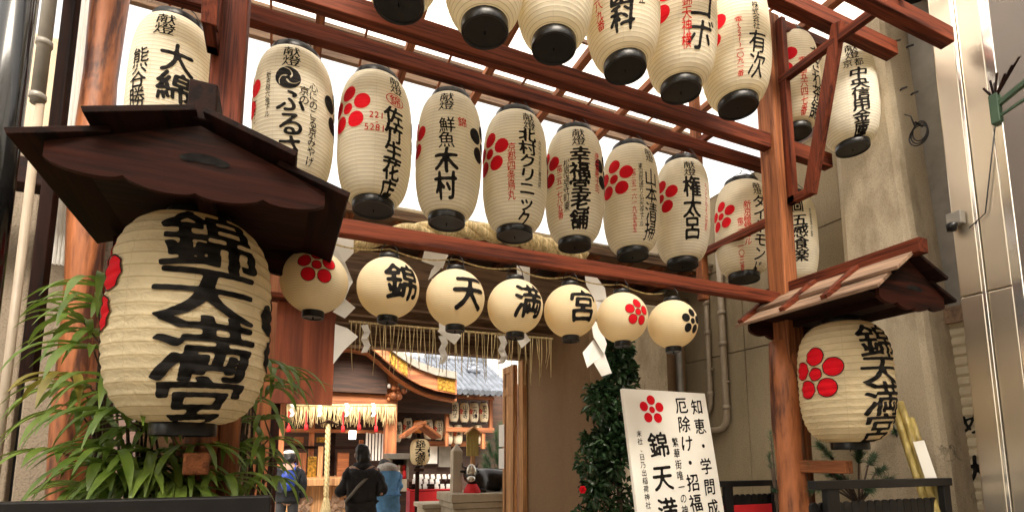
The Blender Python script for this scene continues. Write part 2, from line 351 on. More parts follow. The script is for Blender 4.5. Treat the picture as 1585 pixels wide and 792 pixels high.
def glyph(ch, N=40, bold=1.0, brush=1.0):
    """unit-box glyph centred on 0, x right, y up"""
    key = (ch, N, bold, brush)
    if key in _gl_cache: return _gl_cache[key]
    co, tr = glyph_tris(ch)
    Mr = 150; A = np.zeros((Mr, Mr))
    if len(tr):
        P = co.copy(); x = P[:, 0]; y = P[:, 1]
        w = max(x.max()-x.min(), 0.25)
        cx = (x.max()+x.min())/2 if w < 0.45 or ord(ch) < 256 else 0.5
        P = np.stack([x-cx, y-0.38], 1)
        if brush:   # a hand's slant: strokes climb to the right
            P[:, 1] += 0.07*brush*P[:, 0]; P[:, 0] += 0.03*brush*np.sin(P[:, 1]*5+ord(ch) % 7)
        Q = (P+0.6)/1.2*Mr
        for t in tr:
            a, b, c = Q[t]
            i0, i1 = int(max(0, min(a[0], b[0], c[0]))), int(min(Mr-1, max(a[0], b[0], c[0])+1))
            j0, j1 = int(max(0, min(a[1], b[1], c[1]))), int(min(Mr-1, max(a[1], b[1], c[1])+1))
            if i1 < i0 or j1 < j0: continue
            X, Y = np.meshgrid(np.arange(i0, i1+1)+0.5, np.arange(j0, j1+1)+0.5)
            d = (b[1]-c[1])*(a[0]-c[0])+(c[0]-b[0])*(a[1]-c[1])
            if abs(d) < 1e-9: continue
            l1 = ((b[1]-c[1])*(X-c[0])+(c[0]-b[0])*(Y-c[1]))/d; l2 = ((c[1]-a[1])*(X-c[0])+(a[0]-c[0])*(Y-c[1]))/d
            A[j0:j1+1, i0:i1+1] = np.maximum(A[j0:j1+1, i0:i1+1], ((l1 >= -0.01) & (l2 >= -0.01) & (l1+l2 <= 1.01)).astype(float))
    if N >= 80:      # broad flat brush: strokes swell sideways more than up and down
        kx = int(round(bold*1.6)); D = A.copy()
        for k in range(1, kx+1): D[:, k:] = np.maximum(D[:, k:], A[:, :-k]); D[:, :-k] = np.maximum(D[:, :-k], A[:, k:])
        A2 = D.copy()
        for k in (1,): D[k:] = np.maximum(D[k:], A2[:-k]); D[:-k] = np.maximum(D[:-k], A2[k:])
        A = D
    B = _blur(A, 1.3+1.6*bold) if N < 80 else _blur(A, 1.7)-0.2*bold
    rng = np.random.RandomState(ord(ch) % 1000)
    nz = _blur(rng.randn(Mr, Mr), 5.0); nz /= (nz.std()+1e-9)
    F = B-(0.5-0.2*bold)+0.035*brush*nz
    g = np.linspace(0, Mr-1, N+1); gi = np.clip(g.astype(int), 0, Mr-2); gf = g-gi
    r0 = F[gi][:, gi]*(1-gf)[None, :]+F[gi][:, gi+1]*gf[None, :]; r1 = F[gi+1][:, gi]*(1-gf)[None, :]+F[gi+1][:, gi+1]*gf[None, :]
    G = r0*(1-gf)[:, None]+r1*gf[:, None]
    G[0] = G[-1] = -1; G[:, 0] = G[:, -1] = -1
    res = march(G, -0.6, -0.6, 1.2/N, 1.2/N); _gl_cache[key] = res
    return res
def field_mesh(fn, N=40, ext=1.1):
    key = (fn.__name__, N)
    if key not in _gl_cache:
        X, Y = np.meshgrid(np.linspace(-ext, ext, N+1), np.linspace(-ext, ext, N+1)); F = fn(X, Y)
        F[0] = F[-1] = -1; F[:, 0] = F[:, -1] = -1
        _gl_cache[key] = march(F, -ext, -ext, 2*ext/N, 2*ext/N)
    return _gl_cache[key]
def plum(X, Y):
    F = 0.22-np.hypot(X, Y)
    for k in range(5):
        a = math.pi/2+k*2*math.pi/5; F = np.maximum(F, 0.315-np.hypot(X-0.63*math.cos(a), Y-0.63*math.sin(a)))
    return F
def plum_ring(X, Y):
    F = -1+0*X
    for k in range(6):
        a = math.pi/2+k*2*math.pi/5; c = (0.63*math.cos(a), 0.63*math.sin(a)) if k < 5 else (0, 0); r = 0.325 if k < 5 else 0.23
        d = np.hypot(X-c[0], Y-c[1]); F = np.maximum(F, 0.016-np.abs(d-r))
    return F
def tomoe(X, Y):
    r = np.hypot(X, Y); th = np.arctan2(Y, X); F = 1.0-r
    for k in range(3):
        t0 = k*2*math.pi/3
        d = np.angle(np.exp(1j*(th-t0-2.3*np.clip(r-0.1, 0, 1))))
        F = np.minimum(F, np.where((r > 0.16) & (r < 0.93), np.abs(d)*r-0.055-0.05*(1-r), 1))
    return F
def ring_oval(X, Y): return 0.045-np.abs(np.hypot(X, Y)-0.92)
def kidney(X, Y): return np.maximum(0.45-np.hypot(X*0.55, Y*1.1-0.05), np.maximum(0.33-np.hypot(X-0.65, Y+0.1), 0.33-np.hypot(X+0.65, Y+0.1)))
def square_crest(X, Y):
    q = np.maximum(np.abs(X), np.abs(Y)); F = 0.95-q
    d = np.maximum(np.abs(X), np.abs(Y+0.1)*0.9)
    F = np.minimum(F, np.abs(d-0.66)-0.05); F = np.minimum(F, np.maximum(np.abs(d-0.3)-0.06, Y-0.3)); return F

# ------------------------------------------------------------------ lanterns
def profile_fn(kind, R, H, rc_top, rc_bot):
    p, q = {'tall': (3.0, 0.55), 'big': (3.4, 0.5), 'round': (2.0, 0.5)}[kind]
    def f(z):
        t = max(-1.0, min(1.0, z/(H/2)))
        if kind == 'round':
            return R*math.sqrt(max(0, 1-(t*0.955)**2))
        rc = rc_top if t > 0 else rc_bot
        return rc+(R-rc)*max(0.0, 1-abs(t)**p)**q
    return f
def shade_mesh(prof, H, ribs, amp, n):
    key = ('shade', prof, H)
    vs_ = []; uv = []; fs = []; per = 4; m = ribs*per
    # even spacing along the arc so that ribs stay evenly spaced over the shoulders
    zz = np.linspace(-H/2, H/2, 600); rr = np.array([prof(z) for z in zz]); s = np.concatenate([[0], np.cumsum(np.hypot(np.diff(zz), np.diff(rr)))])
    for j in range(m+1):
        S = s[-1]*j/m; z = float(np.interp(S, s, zz)); r = float(np.interp(S, s, rr))
        r += amp*(math.sin(math.pi*((j % per)/per)) - 0.4); r0 = r
        for k in range(n+1):
            t = 2*math.pi*k/n; r = r0*(1+0.007*mnoise.noise((2.2*math.sin(t), 2.2*math.cos(t), z*9+_tr2))); vs_.append((r*math.sin(t), -r*math.cos(t), z)); uv.append((k/n, j/m+0.5/ribs))
    for j in range(m):
        for k in range(n): fs.append((j*(n+1)+k, j*(n+1)+k+1, (j+1)*(n+1)+k+1, (j+1)*(n+1)+k))
    return vs_, fs, uv
_shade_cache = {}
_tr = random.Random(12); _tr2 = 3.7
class Mark:
    """collects ink on a lantern: glyphs and crests wrapped on its surface"""
    def __init__(s, prof, R, off): s.p, s.R, s.off = prof, R, off; s.mb = {}
    def put(s, mesh, deg, z, sx, sy, ink, extra=0.0):
        V, Fc = mesh; mb = s.mb.setdefault(ink, MB()); out = []
        for x, y in V:
            zz = z+y*sy; r = s.p(zz)+s.off+extra; t = math.radians(deg)+x*sx/s.R
            out.append((r*math.sin(t), -r*math.cos(t), zz))
        mb.add(out, Fc)
    def column(s, text, deg, ztop, cw, chh, ink='ink', bold=0.9, N=36, gap=1.0, rise=1.12, brush=1.0, shrink=None):
        z = ztop
        for k, ch in enumerate(text):
            h = chh*(shrink[k] if shrink else 1)
            if ch != ' ': s.put(glyph(ch, N, bold, brush), deg, z-h/2, cw*rise, h*rise, ink)
            z -= h*gap
    def row(s, text, deg, z, cw, chh, ink='ink', bold=0.9, N=30, step=0.6):
        n = len(text)
        for k, ch in enumerate(text):
            s.put(glyph(ch, N, bold, 0.3), deg+math.degrees((k-(n-1)/2)*cw*step/s.R), z, cw, chh, ink)
    def build(s, parent, base):
        for ink, mb in s.mb.items():
            nm = {'ink': 'lettering', 'redink': 'red_lettering', 'crest_red': 'plum_crest', 'crest_black': 'plum_crest'}[ink]
            o = mb.build(nm, M['ink' if ink in ('ink', 'crest_black') else ink], None, fixn=False); o.parent = base
def lantern(name, kind, label, cat, loc, R, H, yaw, marks, group=None, n=56, hang=None, mat=None):
    """loc = centre of the paper body; yaw turns angle 0 of the marks"""
    rt, rb, ribs, amp = {'tall': (0.60*R, 0.54*R, 38, 0.0016), 'big': (0.40*R, 0.39*R, 21, 0.006), 'round': (0.3*R, 0.3*R, 34, 0.0003)}[kind]
    zb = loc[2]-H/2
    t = thing(name, label, cat, (loc[0], loc[1], loc[2]), yaw, group)
    if kind == 'tall': t.rotation_euler = (R_(_tr.uniform(-1.6, 1.6)), R_(_tr.uniform(-1.8, 1.8)), yaw)
    pf = profile_fn(kind, R, H, rt, rb)
    key = (kind, round(R, 3), round(H, 3))
    o_mat = mat or {'tall': M['paper_tall'], 'big': M['paper_big'], 'round': M['paper_round']}[kind]
    if key not in _shade_cache:
        mb = MB(); mb.v, mb.f, mb.uv = shade_mesh(pf, H, ribs, amp, n)
        sh = mb.build('paper_shade', o_mat, t, smooth=True, local=True, fixn=False); _shade_cache[key] = sh.data
    else:
        sh = bpy.data.objects.new('paper_shade', _shade_cache[key]); C.objects.link(sh); sh.parent = t
    rr_t, rr_b = pf(H/2), pf(-H/2); rh = {'tall': 0.14*R+0.018, 'big': 0.17*R, 'round': 0.2*R}[kind]
    # bottom rim: a ring with a recessed floor
    def rimmesh(r, z0, z1, zd, nm):
        mb = MB(); mb.lathe([(r-0.012, z0+0.004), (r-0.006, z0), (r+0.001, z0), (r+0.003, z0+0.006), (r+0.003, z1-0.006), (r, z1), (r-0.012, z1), (r-0.012, z0+0.004)], 40)
        mb.lathe([(0.001, zd), (r-0.011, zd)], 40)
        return mb
    rb_o = rimmesh(rr_b+0.002, -H/2-rh, -H/2+0.004, -H/2-rh*0.86, 'b')
    rb_o.tube([(0, 0, -H/2-rh*0.86), (0, 0, -H/2-rh-0.012)], 0.004, 6)
    rb_o.build('bottom_rim', M['rim'], t, smooth=True, local=True).modifiers.new('e', 'EDGE_SPLIT').split_angle = R_(40)
    rt_o = rimmesh(rr_t+0.002, H/2-0.004, H/2+rh*0.8, H/2+rh*0.3, 't')
    rt_o.build('top_rim', M['rim'], t, smooth=True, local=True).modifiers.new('e', 'EDGE_SPLIT').split_angle = R_(40)
    if hang:
        mb = MB(); zt = H/2+rh*0.8
        mb.tube([(-rr_t, 0, zt-0.015), (-rr_t*0.8, 0, zt+0.04), (-rr_t*0.3, 0.0, zt+0.075), (0, 0, zt+0.085), (rr_t*0.3, 0, zt+0.075), (rr_t*0.8, 0, zt+0.04), (rr_t, 0, zt-0.015)], 0.0028, 6)
        mb.tube([(0, 0, zt+0.08), (0.008, 0, zt+0.08+(hang-zt-0.08)*0.5), (0, 0, max(hang, zt+0.1))], 0.0025, 6)
        if kind == 'tall':
            mb.tube([(0.0, 0, zt+0.09), (0.03, 0.01, zt+0.13), (0.07, 0.0, zt+0.10), (0.11, 0.01, zt+0.05), (0.12, 0, zt)], 0.003, 6)
        mb.build('hanger', M['wire'], t, local=True, smooth=True)
    zz = np.linspace(-H/2, H/2, 600); rr = np.array([pf(z) for z in zz]); S_ = np.concatenate([[0], np.cumsum(np.hypot(np.diff(zz), np.diff(rr)))])
    def surf(z):       # paper surface with its ribs, so that ink lies on the paper
        ph = float(np.interp(z, zz, S_))/S_[-1]*ribs
        return pf(z)+amp*(math.sin(math.pi*(ph % 1.0))-0.4)
    mk = Mark(surf, R, 0.003 if kind != 'big' else 0.0035)
    marks(mk, H, R)
    mk.build(t, sh)
    return t
def face_cam(loc): return math.atan2(loc[0], -(-loc[1])) * -1 if False else -math.atan2(loc[0], loc[1])
# ------------------------------------------------------------------ ground
g = MB().box(-60, 60, -40, 5.0, -0.2, 0.0).build('street_pavement', M['pave']); struct(g)
g = MB().box(-60, 60, 5.0, 60, -0.2, -0.004).build('courtyard_paving', M['stone']); struct(g)

# ------------------------------------------------------------------ lantern gate (one timber frame)
YG, YQ, YU, XL, XR = 2.75, 3.15, 2.30, -0.31, 3.40
gate = thing('lantern_gate', 'red-brown timber frame with posts and beams that carries the rows of paper lanterns', 'gate', (1.5, YG, 0))
def beam(y, z, h, d, x0, x1, m='beamX', name='beam'):
    return MB().box(x0, x1, y-d/2, y+d/2, z, z+h).build(name, M[m], gate, bevel=0.006)
zL = at(1181, 465, Y=YG-0.03).z
beam(YG, zL, 0.085, 0.065, XL-0.02, XR-0.055)
zP = at(1183, 229, Y=YG).z - 0.01
beam(YG, zP, 0.12, 0.075, XL-0.4, 4.02)
zQ = at(800, 154, Y=YQ).z - 0.01
beam(YQ, zQ, 0.10, 0.07, XL-0.5, 4.0)
YF = 1.85
tip = at(1466, 60, Y=YF)
zF = tip.z-0.055
beam(YF, zF, 0.11, 0.085, XL-0.35, tip.x)
zT = 4.56
beam(YU, zT, 0.11, 0.09, XL-0.3, 4.2)
beam(2.72, 4.88, 0.09, 0.07, XL-0.3, 4.2)
for x, s in ((XL, 1), (XR, 1)):
    MB().box(x-0.072, x+0.072, YG-0.072, YG+0.072, 2.2, 4.98).build('post', M['cedarZ' if x > 0 else 'beamZ'], gate, bevel=0.01)
    pts = [(x-0.02, YG+0.02, z) for z in np.linspace(0, 2.35, 9)]
    pts = [(p[0]+0.012*math.sin(i*1.7), p[1]+0.01*math.cos(i*2.3), p[2]) for i, p in enumerate(pts)]
    MB().tube(pts, [0.1+0.006*math.sin(i*2.1) for i in range(9)], 20).build('log_post', M['log'], gate, smooth=True)
    MB().box(x+0.07, x+0.15, YG-0.03, YG+0.09, 0, 2.5).build('side_post', M['cedarZ'], gate, bevel=0.006)
    # bracket frame standing out towards the street
    xb = x+0.035 if x > 0 else x-0.06
    b0 = at(1215, 318, X=XR); zb0 = b0.z
    yo = 2.12
    ztop_o = at(1298, 42, X=XR+0.03)
    MB().bar((xb, YG-0.105, zb0), (xb, YG-0.105, 4.9), 0.05, 0.06, (0, 1, 0)).build('bracket_upright', M['beamZ'], gate, bevel=0.004)
    MB().bar((xb, YG-0.075, zb0+0.03), (xb, YG-0.27, zb0+0.03), 0.05, 0.06).build('bracket_foot', M['beamY'], gate, bevel=0.004)
    MB().bar((xb+0.003, YG-0.24, zb0+0.01), (xb+0.003, ztop_o.y, ztop_o.z+0.03), 0.062, 0.075, (0, 1, 0)).build('bracket_strut', M['beamZ'], gate, bevel=0.004)
    za = at(1197, 118, X=XR).z
    MB().bar((xb-0.004, YG-0.07, za-0.06), (xb-0.004, ztop_o.y+0.02, za-0.06), 0.05, 0.055).build('bracket_arm', M['beamY'], gate, bevel=0.004)
    MB().bar((xb-0.002, YG+0.0, zF+0.14), (xb-0.002, 1.75, zF+0.14), 0.05, 0.06).build('bracket_arm', M['beamY'], gate, bevel=0.004)
    # rear side frame
    xr = x-0.06 if x > 0 else x-0.1
    yr = 3.5
    zr0, zr1 = at(1102, 385, X=xr).z, at(1102, 205, X=xr).z
    MB().bar((xr, yr, zr0-0.42), (xr, yr, 4.98), 0.07, 0.075, (0, 1, 0)).build('rear_post', M['cedarZ'], gate, bevel=0.005)
    MB().bar((xr, yr, zr0), (xr, YG+0.06, zr0), 0.05, 0.06).build('side_rail', M['beamY'], gate, bevel=0.004)
    MB().bar((xr, yr, zr1), (xr, YG+0.06, zr1), 0.05, 0.06).build('side_rail', M['beamY'], gate, bevel=0.004)

# translucent canopy over the gate
can = thing('canopy_roof', 'translucent corrugated sheet roof on thin rafters above the lantern gate', 'canopy', (1.5, 3.2, 4.4))
for k in range(-4, 12):
    x = 0.145+k*0.365
    (MB().box(x-0.035, x+0.035, 1.9, 4.72, 4.985, 5.05) if k % 2 == 0 else MB().box(x-0.01, x+0.01, 1.9, 4.72, 5.03, 5.05)).build('rafter', M['cedarY'], can, bevel=0.004)
for y in (1.95, 2.3, 2.65, 3.0, 3.3, 3.65, 4.0, 4.35, 4.68):
    (MB().box(-1.6, 4.25, y-0.025, y+0.025, 5.052, 5.11) if y in (1.95, 3.3, 4.68) else MB().box(-1.6, 4.25, y-0.012, y+0.012, 5.08, 5.11)).build('purlin', M['gatewood'], can)
mt, n_, l_, b_ = newmat('corrugated_plastic'); n_.remove(b_)
td = n_.new('ShaderNodeBsdfTranslucent'); td.inputs[0].default_value = (0.93, 0.92, 0.9, 1)
dd = n_.new('ShaderNodeBsdfDiffuse'); dd.inputs[0].default_value = (0.85, 0.85, 0.83, 1); ms_ = n_.new('ShaderNodeMixShader'); ms_.inputs[0].default_value = 0.2
l_.new(td.outputs[0], ms_.inputs[1]); l_.new(dd.outputs[0], ms_.inputs[2]); l_.new(ms_.outputs[0], n_['Material Output'].inputs[0])
M['corr'] = mt
mb = MB(); nx = 420
for j, y in enumerate((1.85, 4.78)):
    for i in range(nx+1):
        mb.v.append((-1.7+6.0*i/nx, y, 5.126+0.012*math.sin(i*2*math.pi/6)))
mb.f = [(i, i+1, nx+1+i+1, nx+1+i) for i in range(nx)]
mb.build('sheet', M['corr'], can, smooth=True, fixn=False)

# ------------------------------------------------------------------ lanterns
red, blk = 'crest_red', 'crest_black'
G_low, G_up, G_rnd, G_big = 'tall lanterns of the lower row', 'tall lanterns of the upper row', 'round lanterns under the low beam', 'large lanterns under the small roofs'
P = field_mesh
def ang(f): return math.degrees(math.asin(max(-0.995, min(0.995, f))))
def kt(m, f, H, top=0.47, s=0.085):     # the dedication at the head of each tall lantern
    m.column('献燈', ang(f), H*(top-0.03), s*1.08, s*0.8, N=36, bold=0.5)
def mk1(m, H, R):
    kt(m, -0.3, H); m.column('大綿', ang(0.05), H*0.22, 0.143, 0.158, N=44, bold=1.2); m.column('熊谷勝', ang(-0.72), H*0.16, 0.088, 0.110, bold=0.6)
def mk2(m, H, R):
    kt(m, -0.12, H); m.put(P(tomoe, 56), ang(-0.18), H*0.175, 0.066, 0.066, 'ink'); m.column('ふるさと', ang(-0.1), H*0.09, 0.138, 0.131, N=44, bold=1.2)
    m.column('心にのこる京みやげ', ang(0.42), H*0.19, 0.046, 0.053, bold=0.5, N=26); m.column('京の', ang(0.2), H*0.135, 0.050, 0.053, bold=0.5, N=26)
    m.column('新京極六角下ル', ang(-0.62), H*0.22, 0.029, 0.038, bold=0.25, N=22); m.column('TEL', ang(-0.9), H*0.05, 0.044, 0.047, bold=0.3, N=22)
    m.put(P(plum), ang(0.99), H*0.08, 0.158, 0.158, blk); m.put(P(plum), -90, H*0.1, 0.158, 0.158, red)
def mk3(m, H, R):
    m.put(P(plum), ang(-0.72), H*0.12, 0.158, 0.158, red); kt(m, 0.55, H, 0.46, 0.075)
    m.put(glyph('錦', 30, 0.5), ang(0.5), H*0.215, 0.075, 0.07, 'redink'); m.put(P(ring_oval, 44), ang(0.5), H*0.215, 0.062, 0.042, 'redink')
    m.column('佐竹生花店', ang(0.48), H*0.15, 0.116, 0.110, N=42, bold=1.40); m.row('221', ang(0.02), H*0.05, 0.05, 0.055, 'redink', 0.5)
    m.put(glyph('-', 20, 0.5), ang(0.02), H*0.0, 0.05, 0.05, 'redink'); m.row('5281', ang(-0.02), -H*0.05, 0.052, 0.058, 'redink', 0.5)
    m.put(P(plum), 110, H*0.1, 0.151, 0.151, blk)
def mk4(m, H, R):
    kt(m, -0.13, H); m.column('鮮魚', ang(-0.08), H*0.2, 0.094, 0.100, N=38, bold=0.6); m.column('木村', ang(-0.06), -H*0.06, 0.138, 0.152, N=46, bold=1.50)
    m.put(glyph('錦', 30, 0.5), ang(0.36), H*0.18, 0.06, 0.07, 'redink'); m.put(P(plum), ang(0.97), H*0.08, 0.158, 0.158, blk); m.put(P(plum), ang(-0.99), H*0.08, 0.151, 0.151, red)
def mk5(m, H, R):
    m.put(P(plum), ang(-0.75), H*0.08, 0.158, 0.158, red); kt(m, 0.45, H, 0.46, 0.08); m.column('北村クリニック', ang(0.38), H*0.27, 0.116, 0.091, N=40, bold=1.35)
    m.column('京都四条烏丸', ang(-0.1), H*0.13, 0.050, 0.063, 'redink', 0.3, 26); m.column('内科小児科診療時間', ang(0.74), H*0.2, 0.026, 0.036, bold=0.2, N=20); m.put(P(plum), 108, H*0.05, 0.151, 0.151, blk)
def mk6(m, H, R):
    kt(m, 0.16, H); m.column('幸福堂老舗', ang(0.2), H*0.25, 0.138, 0.113, N=44, bold=1.40); m.put(P(plum), ang(-0.93), H*0.1, 0.158, 0.158, red)
    m.column('松原通寺町東', ang(-0.25), H*0.14, 0.040, 0.061, bold=0.35, N=26); m.column('電三五一七八五番', ang(-0.48), H*0.1, 0.044, 0.047, 'redink', 0.35, 26)
    m.column('唐板菓子司', ang(0.74), H*0.23, 0.042, 0.059, 'redink', 0.3, 26); m.put(P(plum), ang(0.985), H*0.08, 0.151, 0.151, blk)
def mk7(m, H, R):
    m.put(P(plum), ang(-0.55), H*0.12, 0.161, 0.161, red); kt(m, 0.72, H, 0.45, 0.07); m.column('山本清掃', ang(0.7), H*0.2, 0.110, 0.131, N=40, bold=0.55)
    m.column('東洞院通り仏光寺下ル', ang(0.36), H*0.24, 0.031, 0.048, bold=0.2, N=22); m.column('電三五一六一九五五五', ang(0.12), H*0.18, 0.033, 0.047, 'redink', 0.3, 22); m.put(P(plum), 125, H*0.1, 0.151, 0.151, blk)
def mk8(m, H, R):
    kt(m, 0.32, H, 0.45, 0.08); m.column('権太呂', ang(0.38), H*0.25, 0.132, 0.163, N=46, bold=1.25); m.put(P(plum), ang(-0.72), H*0.08, 0.158, 0.158, red)
    m.column('うどんそば処', ang(0.84), H*0.21, 0.033, 0.063, 'redink', 0.3, 22)
def mk9(m, H, R):
    m.put(P(plum), ang(-0.72), H*0.1, 0.139, 0.139, red); kt(m, 0.6, H, 0.45, 0.07); m.column('ダイヤモンド', ang(0.62), H*0.27, 0.110, 0.110, N=40, bold=1.00)
    m.column('新京極錦ビル', ang(0.2), H*0.2, 0.055, 0.063, 'redink', 0.4, 26); m.column('電二二一一〇三番', ang(-0.05), H*0.02, 0.044, 0.053, 'redink', 0.35, 24)
def mk10(m, H, R):
    m.put(P(square_crest, 48), ang(0.3), H*0.3, 0.05, 0.06, 'ink'); m.column('五感食楽', ang(0.36), H*0.2, 0.121, 0.105, N=40, bold=1.20); m.column('京都錦小路', ang(0.74), H*0.28, 0.022, 0.053, bold=0.2, N=20)
LOW = [  # picture x of the axis, top and bottom of the paper, width; marks; label
 (267, 32, 232, 129, mk1, 'leftmost tall lantern of the lower row, two black columns and no plum crest'),
 (456, 79, 268, 126, mk2, 'tall lantern with a round black three-comma crest at its upper front'),
 (581, 110, 300, 114, mk3, 'tall lantern with red digits 221 and 5281 beside a column of bold black characters'),
 (695, 147, 325, 101, mk4, 'tall lantern with four spaced black characters, one small red character, black plum crest at right'),
 (797, 172, 344, 97, mk5, 'lower row lantern with two kanji above five bold katakana and a red middle column'),
 (889, 199, 363, 91, mk6, 'tall lantern with five dense bold central characters between small red columns'),
 (976, 221, 380, 88, mk7, 'tall lantern with full red plum crest and four slim black characters at its right'),
 (1055, 242, 395, 84, mk8, 'tall lantern with three large spaced black characters, just left of the right rear post'),
 (1148, 266, 409, 84, mk9, 'tall lantern seen through the side frame left of the right gate post'),
 (1224, 292, 424, 80, mk10, 'tall lantern half hidden behind the right gate post with a square black crest')]
for cx, yt, yb, w, mk, lab in LOW:
    Y = YQ+0.02 if cx < 1100 else 3.22
    p = at(cx, (yt+yb)/2, Y=Y); D = w*p.xy.length*(Vector(p.xy).normalized().dot(Vector(_F)))/832*math.cos(math.atan((cx-CX)/840))
    D = 0.43+0.4*(D-0.40)
    H = at(cx, yt+3, Y=Y).z-at(cx, yb, Y=Y-0.1).z
    p.z = 3.425
    print('low', cx, round(D, 3), round(H, 3), round(p.z, 3), 'zQ', round(zQ, 3))
    lantern('tall_lantern', 'tall', lab, 'lantern', p, round(D/2, 2), 0.79, face_cam(p), mk, G_low, hang=zQ-p.z+0.02)
def uk1(m, H, R): m.column('京都', 150, 0, 0.12, 0.12)
def uk2(m, H, R): m.column('献燈', -80, H*0.4, 0.1, 0.1)
def uk3(m, H, R): m.column('安信倍', ang(0.42), H*0.36, 0.149, 0.163, N=44, bold=1.1); m.column('京都錦市場中', ang(0.86), H*0.3, 0.033, 0.053, bold=0.3, N=20)
def uk4(m, H, R):
    m.column('ニシマ歯科', ang(0.0), H*0.36, 0.138, 0.124, N=44, bold=1.40); m.column('電二二一七五三八九番', ang(-0.6), H*0.3, 0.050, 0.053, 'redink', 0.4, 24)
    m.column('グランド', ang(-0.42), H*0.2, 0.033, 0.047, bold=0.3, N=20); m.column('歯列矯正', ang(0.5), H*0.06, 0.037, 0.063, bold=0.25, N=22)
def uk5(m, H, R):
    m.put(P(plum), ang(-0.72), H*0.03, 0.176, 0.176, red); m.column('トコボ', ang(0.58), H*0.27, 0.165, 0.173, N=44, bold=0.7); m.column('錦天神横', ang(0.2), H*0.02, 0.053, 0.079, 'redink', 0.35, 28)
    m.put(P(plum), -100, H*0.0, 0.151, 0.151, blk)
def uk6(m, H, R):
    m.put(P(plum), ang(-0.75), H*0.0, 0.158, 0.158, red); kt(m, 0.6, H, 0.42, 0.075); m.column('株式会社', ang(0.6), H*0.15, 0.044, 0.047, bold=0.35, N=24); m.column('有次', ang(0.62), -H*0.1, 0.116, 0.137, N=42, bold=0.7)
    m.column('電(221)一〇九一番', ang(0.15), H*0.02, 0.04, 0.033, 'redink', 0.35, 24)
def uk7(m, H, R):
    m.put(P(plum), ang(-0.45), H*0.12, 0.176, 0.176, red); m.column('電話五六四七番', ang(0.42), H*0.1, 0.055, 0.065, 'redink', 0.3, 26); m.column('さざれ茶舗', ang(0.85), H*0.25, 0.110, 0.116, N=36)
def uk8(m, H, R):
    kt(m, 0.3, H, 0.45, 0.085); m.row('京都', ang(0.3), H*0.2, 0.07, 0.07, 'ink', 0.5, 30, 1.1); m.column('中央信用金庫', ang(0.42), H*0.14, 0.127, 0.086, N=42, bold=1.35)
UP = [
 (618, -190, -4, 112, uk1, 'leftmost upper row lantern, only its black bottom rim in view'),
 (747, -150, 36, 109, uk2, 'upper row lantern cut by the picture top, bare paper without writing in view'),
 (860, -112, 66, 109, uk3, 'upper row lantern with one heavy black character above its right lower curve'),
 (963, -75, 98, 106, uk4, 'upper row lantern with two dense bold black kanji and a long red column at left'),
 (1055, -38, 129, 103, uk5, 'upper row lantern with two big black katakana and a small red four-character column'),
 (1139, -8, 158, 96, uk6, 'upper row lantern left of the right gate post, two large brush characters low at right'),
 (1226, 35, 192, 92, uk7, 'upper row lantern behind the slanting bracket with a full red plum crest'),
 (1313, 62, 214, 82, uk8, 'last upper row lantern, right of the slanting bracket, with a dense black column')]
for i, (cx, yt, yb, w, mk, lab) in enumerate(UP):
    Y = YU if cx < 1200 else (2.80 if cx < 1300 else 2.58)
    p = at(cx, yb, Y=Y-0.08); H = 0.79
    p2 = at(cx, yb-40, Y=Y); p.x, p.y = p2.x, p2.y
    p.z += H/2+(0.075 if cx < 1200 else 0.03)
    print('up', cx, [round(c, 3) for c in p], 'zF', round(zF, 3), 'zP', round(zP, 3))
    lantern('tall_lantern', 'tall', lab, 'lantern', p, 0.212, H, face_cam(p), mk, G_up, hang=(zT if cx < 1200 else 4.885)-p.z+0.02)
p = at(1422, -2, Y=2.2); p.z += 0.45
lantern('tall_lantern', 'tall', 'lantern above the end of the top right beam, only its black bottom rim in view', 'lantern', p, 0.18, 0.72, 0, uk1, G_up, hang=0.6)

def rk(ch):
    def f(m, H, R): m.put(glyph(ch, 60, 1.25, 1.0), 28 if ch in '錦' else 30, 0.0, 0.2, 0.2, 'ink')
    return f
def rk1(m, H, R): m.put(P(plum, 48), 2, 0.035, 0.098, 0.098, red); m.put(P(plum_ring, 70), 2, 0.035, 0.098, 0.098, 'ink', 0.0008)
def rk6(m, H, R): m.put(P(plum, 48), 36, 0.0, 0.088, 0.088, red); m.put(P(plum_ring, 70), 36, 0.0, 0.088, 0.088, 'ink', 0.0008)
def rk7(m, H, R): m.put(P(plum, 48), 50, -0.01, 0.088, 0.088, blk)
RND = [(487, 436, 110, rk1, 'leftmost round lantern with a red plum crest, half covered by the left roof'), (601, 446, 98, rk('錦'), 'second round lantern from the left with the most complex black character'),
       (705, 462, 92, rk('天'), 'third round lantern from the left with the simple four-stroke black character'), (797.5, 475, 86, rk('満'), 'middle round lantern, a black character with three water strokes'),
       (883, 482, 82, rk('宮'), 'round lantern with one black character, beside the long white paper zigzag at right'), (963, 492, 79, rk6, 'round lantern with a red plum crest on its right, second from the right'),
       (1041, 502, 79, rk7, 'rightmost round lantern with a black plum crest')]
for cx, cy, w, mk, lab in RND:
    p = at(cx, cy, Y=YG)
    lantern('round_lantern', 'round', lab, 'lantern', p, 0.160, 0.305, face_cam(p), mk, G_rnd, hang=zL-p.z)
wire = MB(); pts = []
for i in range(len(RND)-1):
    a = at(RND[i][0], RND[i][1], Y=YG+0.045); b = at(RND[i+1][0], RND[i+1][1], Y=YG+0.045)
    for k in range(8):
        t = k/8; pts.append(Vector((a.x+(b.x-a.x)*t, YG+0.045, zL-0.012-0.028*math.sin(math.pi*t)*(1+0.4*math.sin(i*3)))))
tag(wire.tube(pts, 0.004, 6).build('power_cord', M['straw'], smooth=True), 'thin pale cord strung along under the low beam between the round lanterns', 'cord')

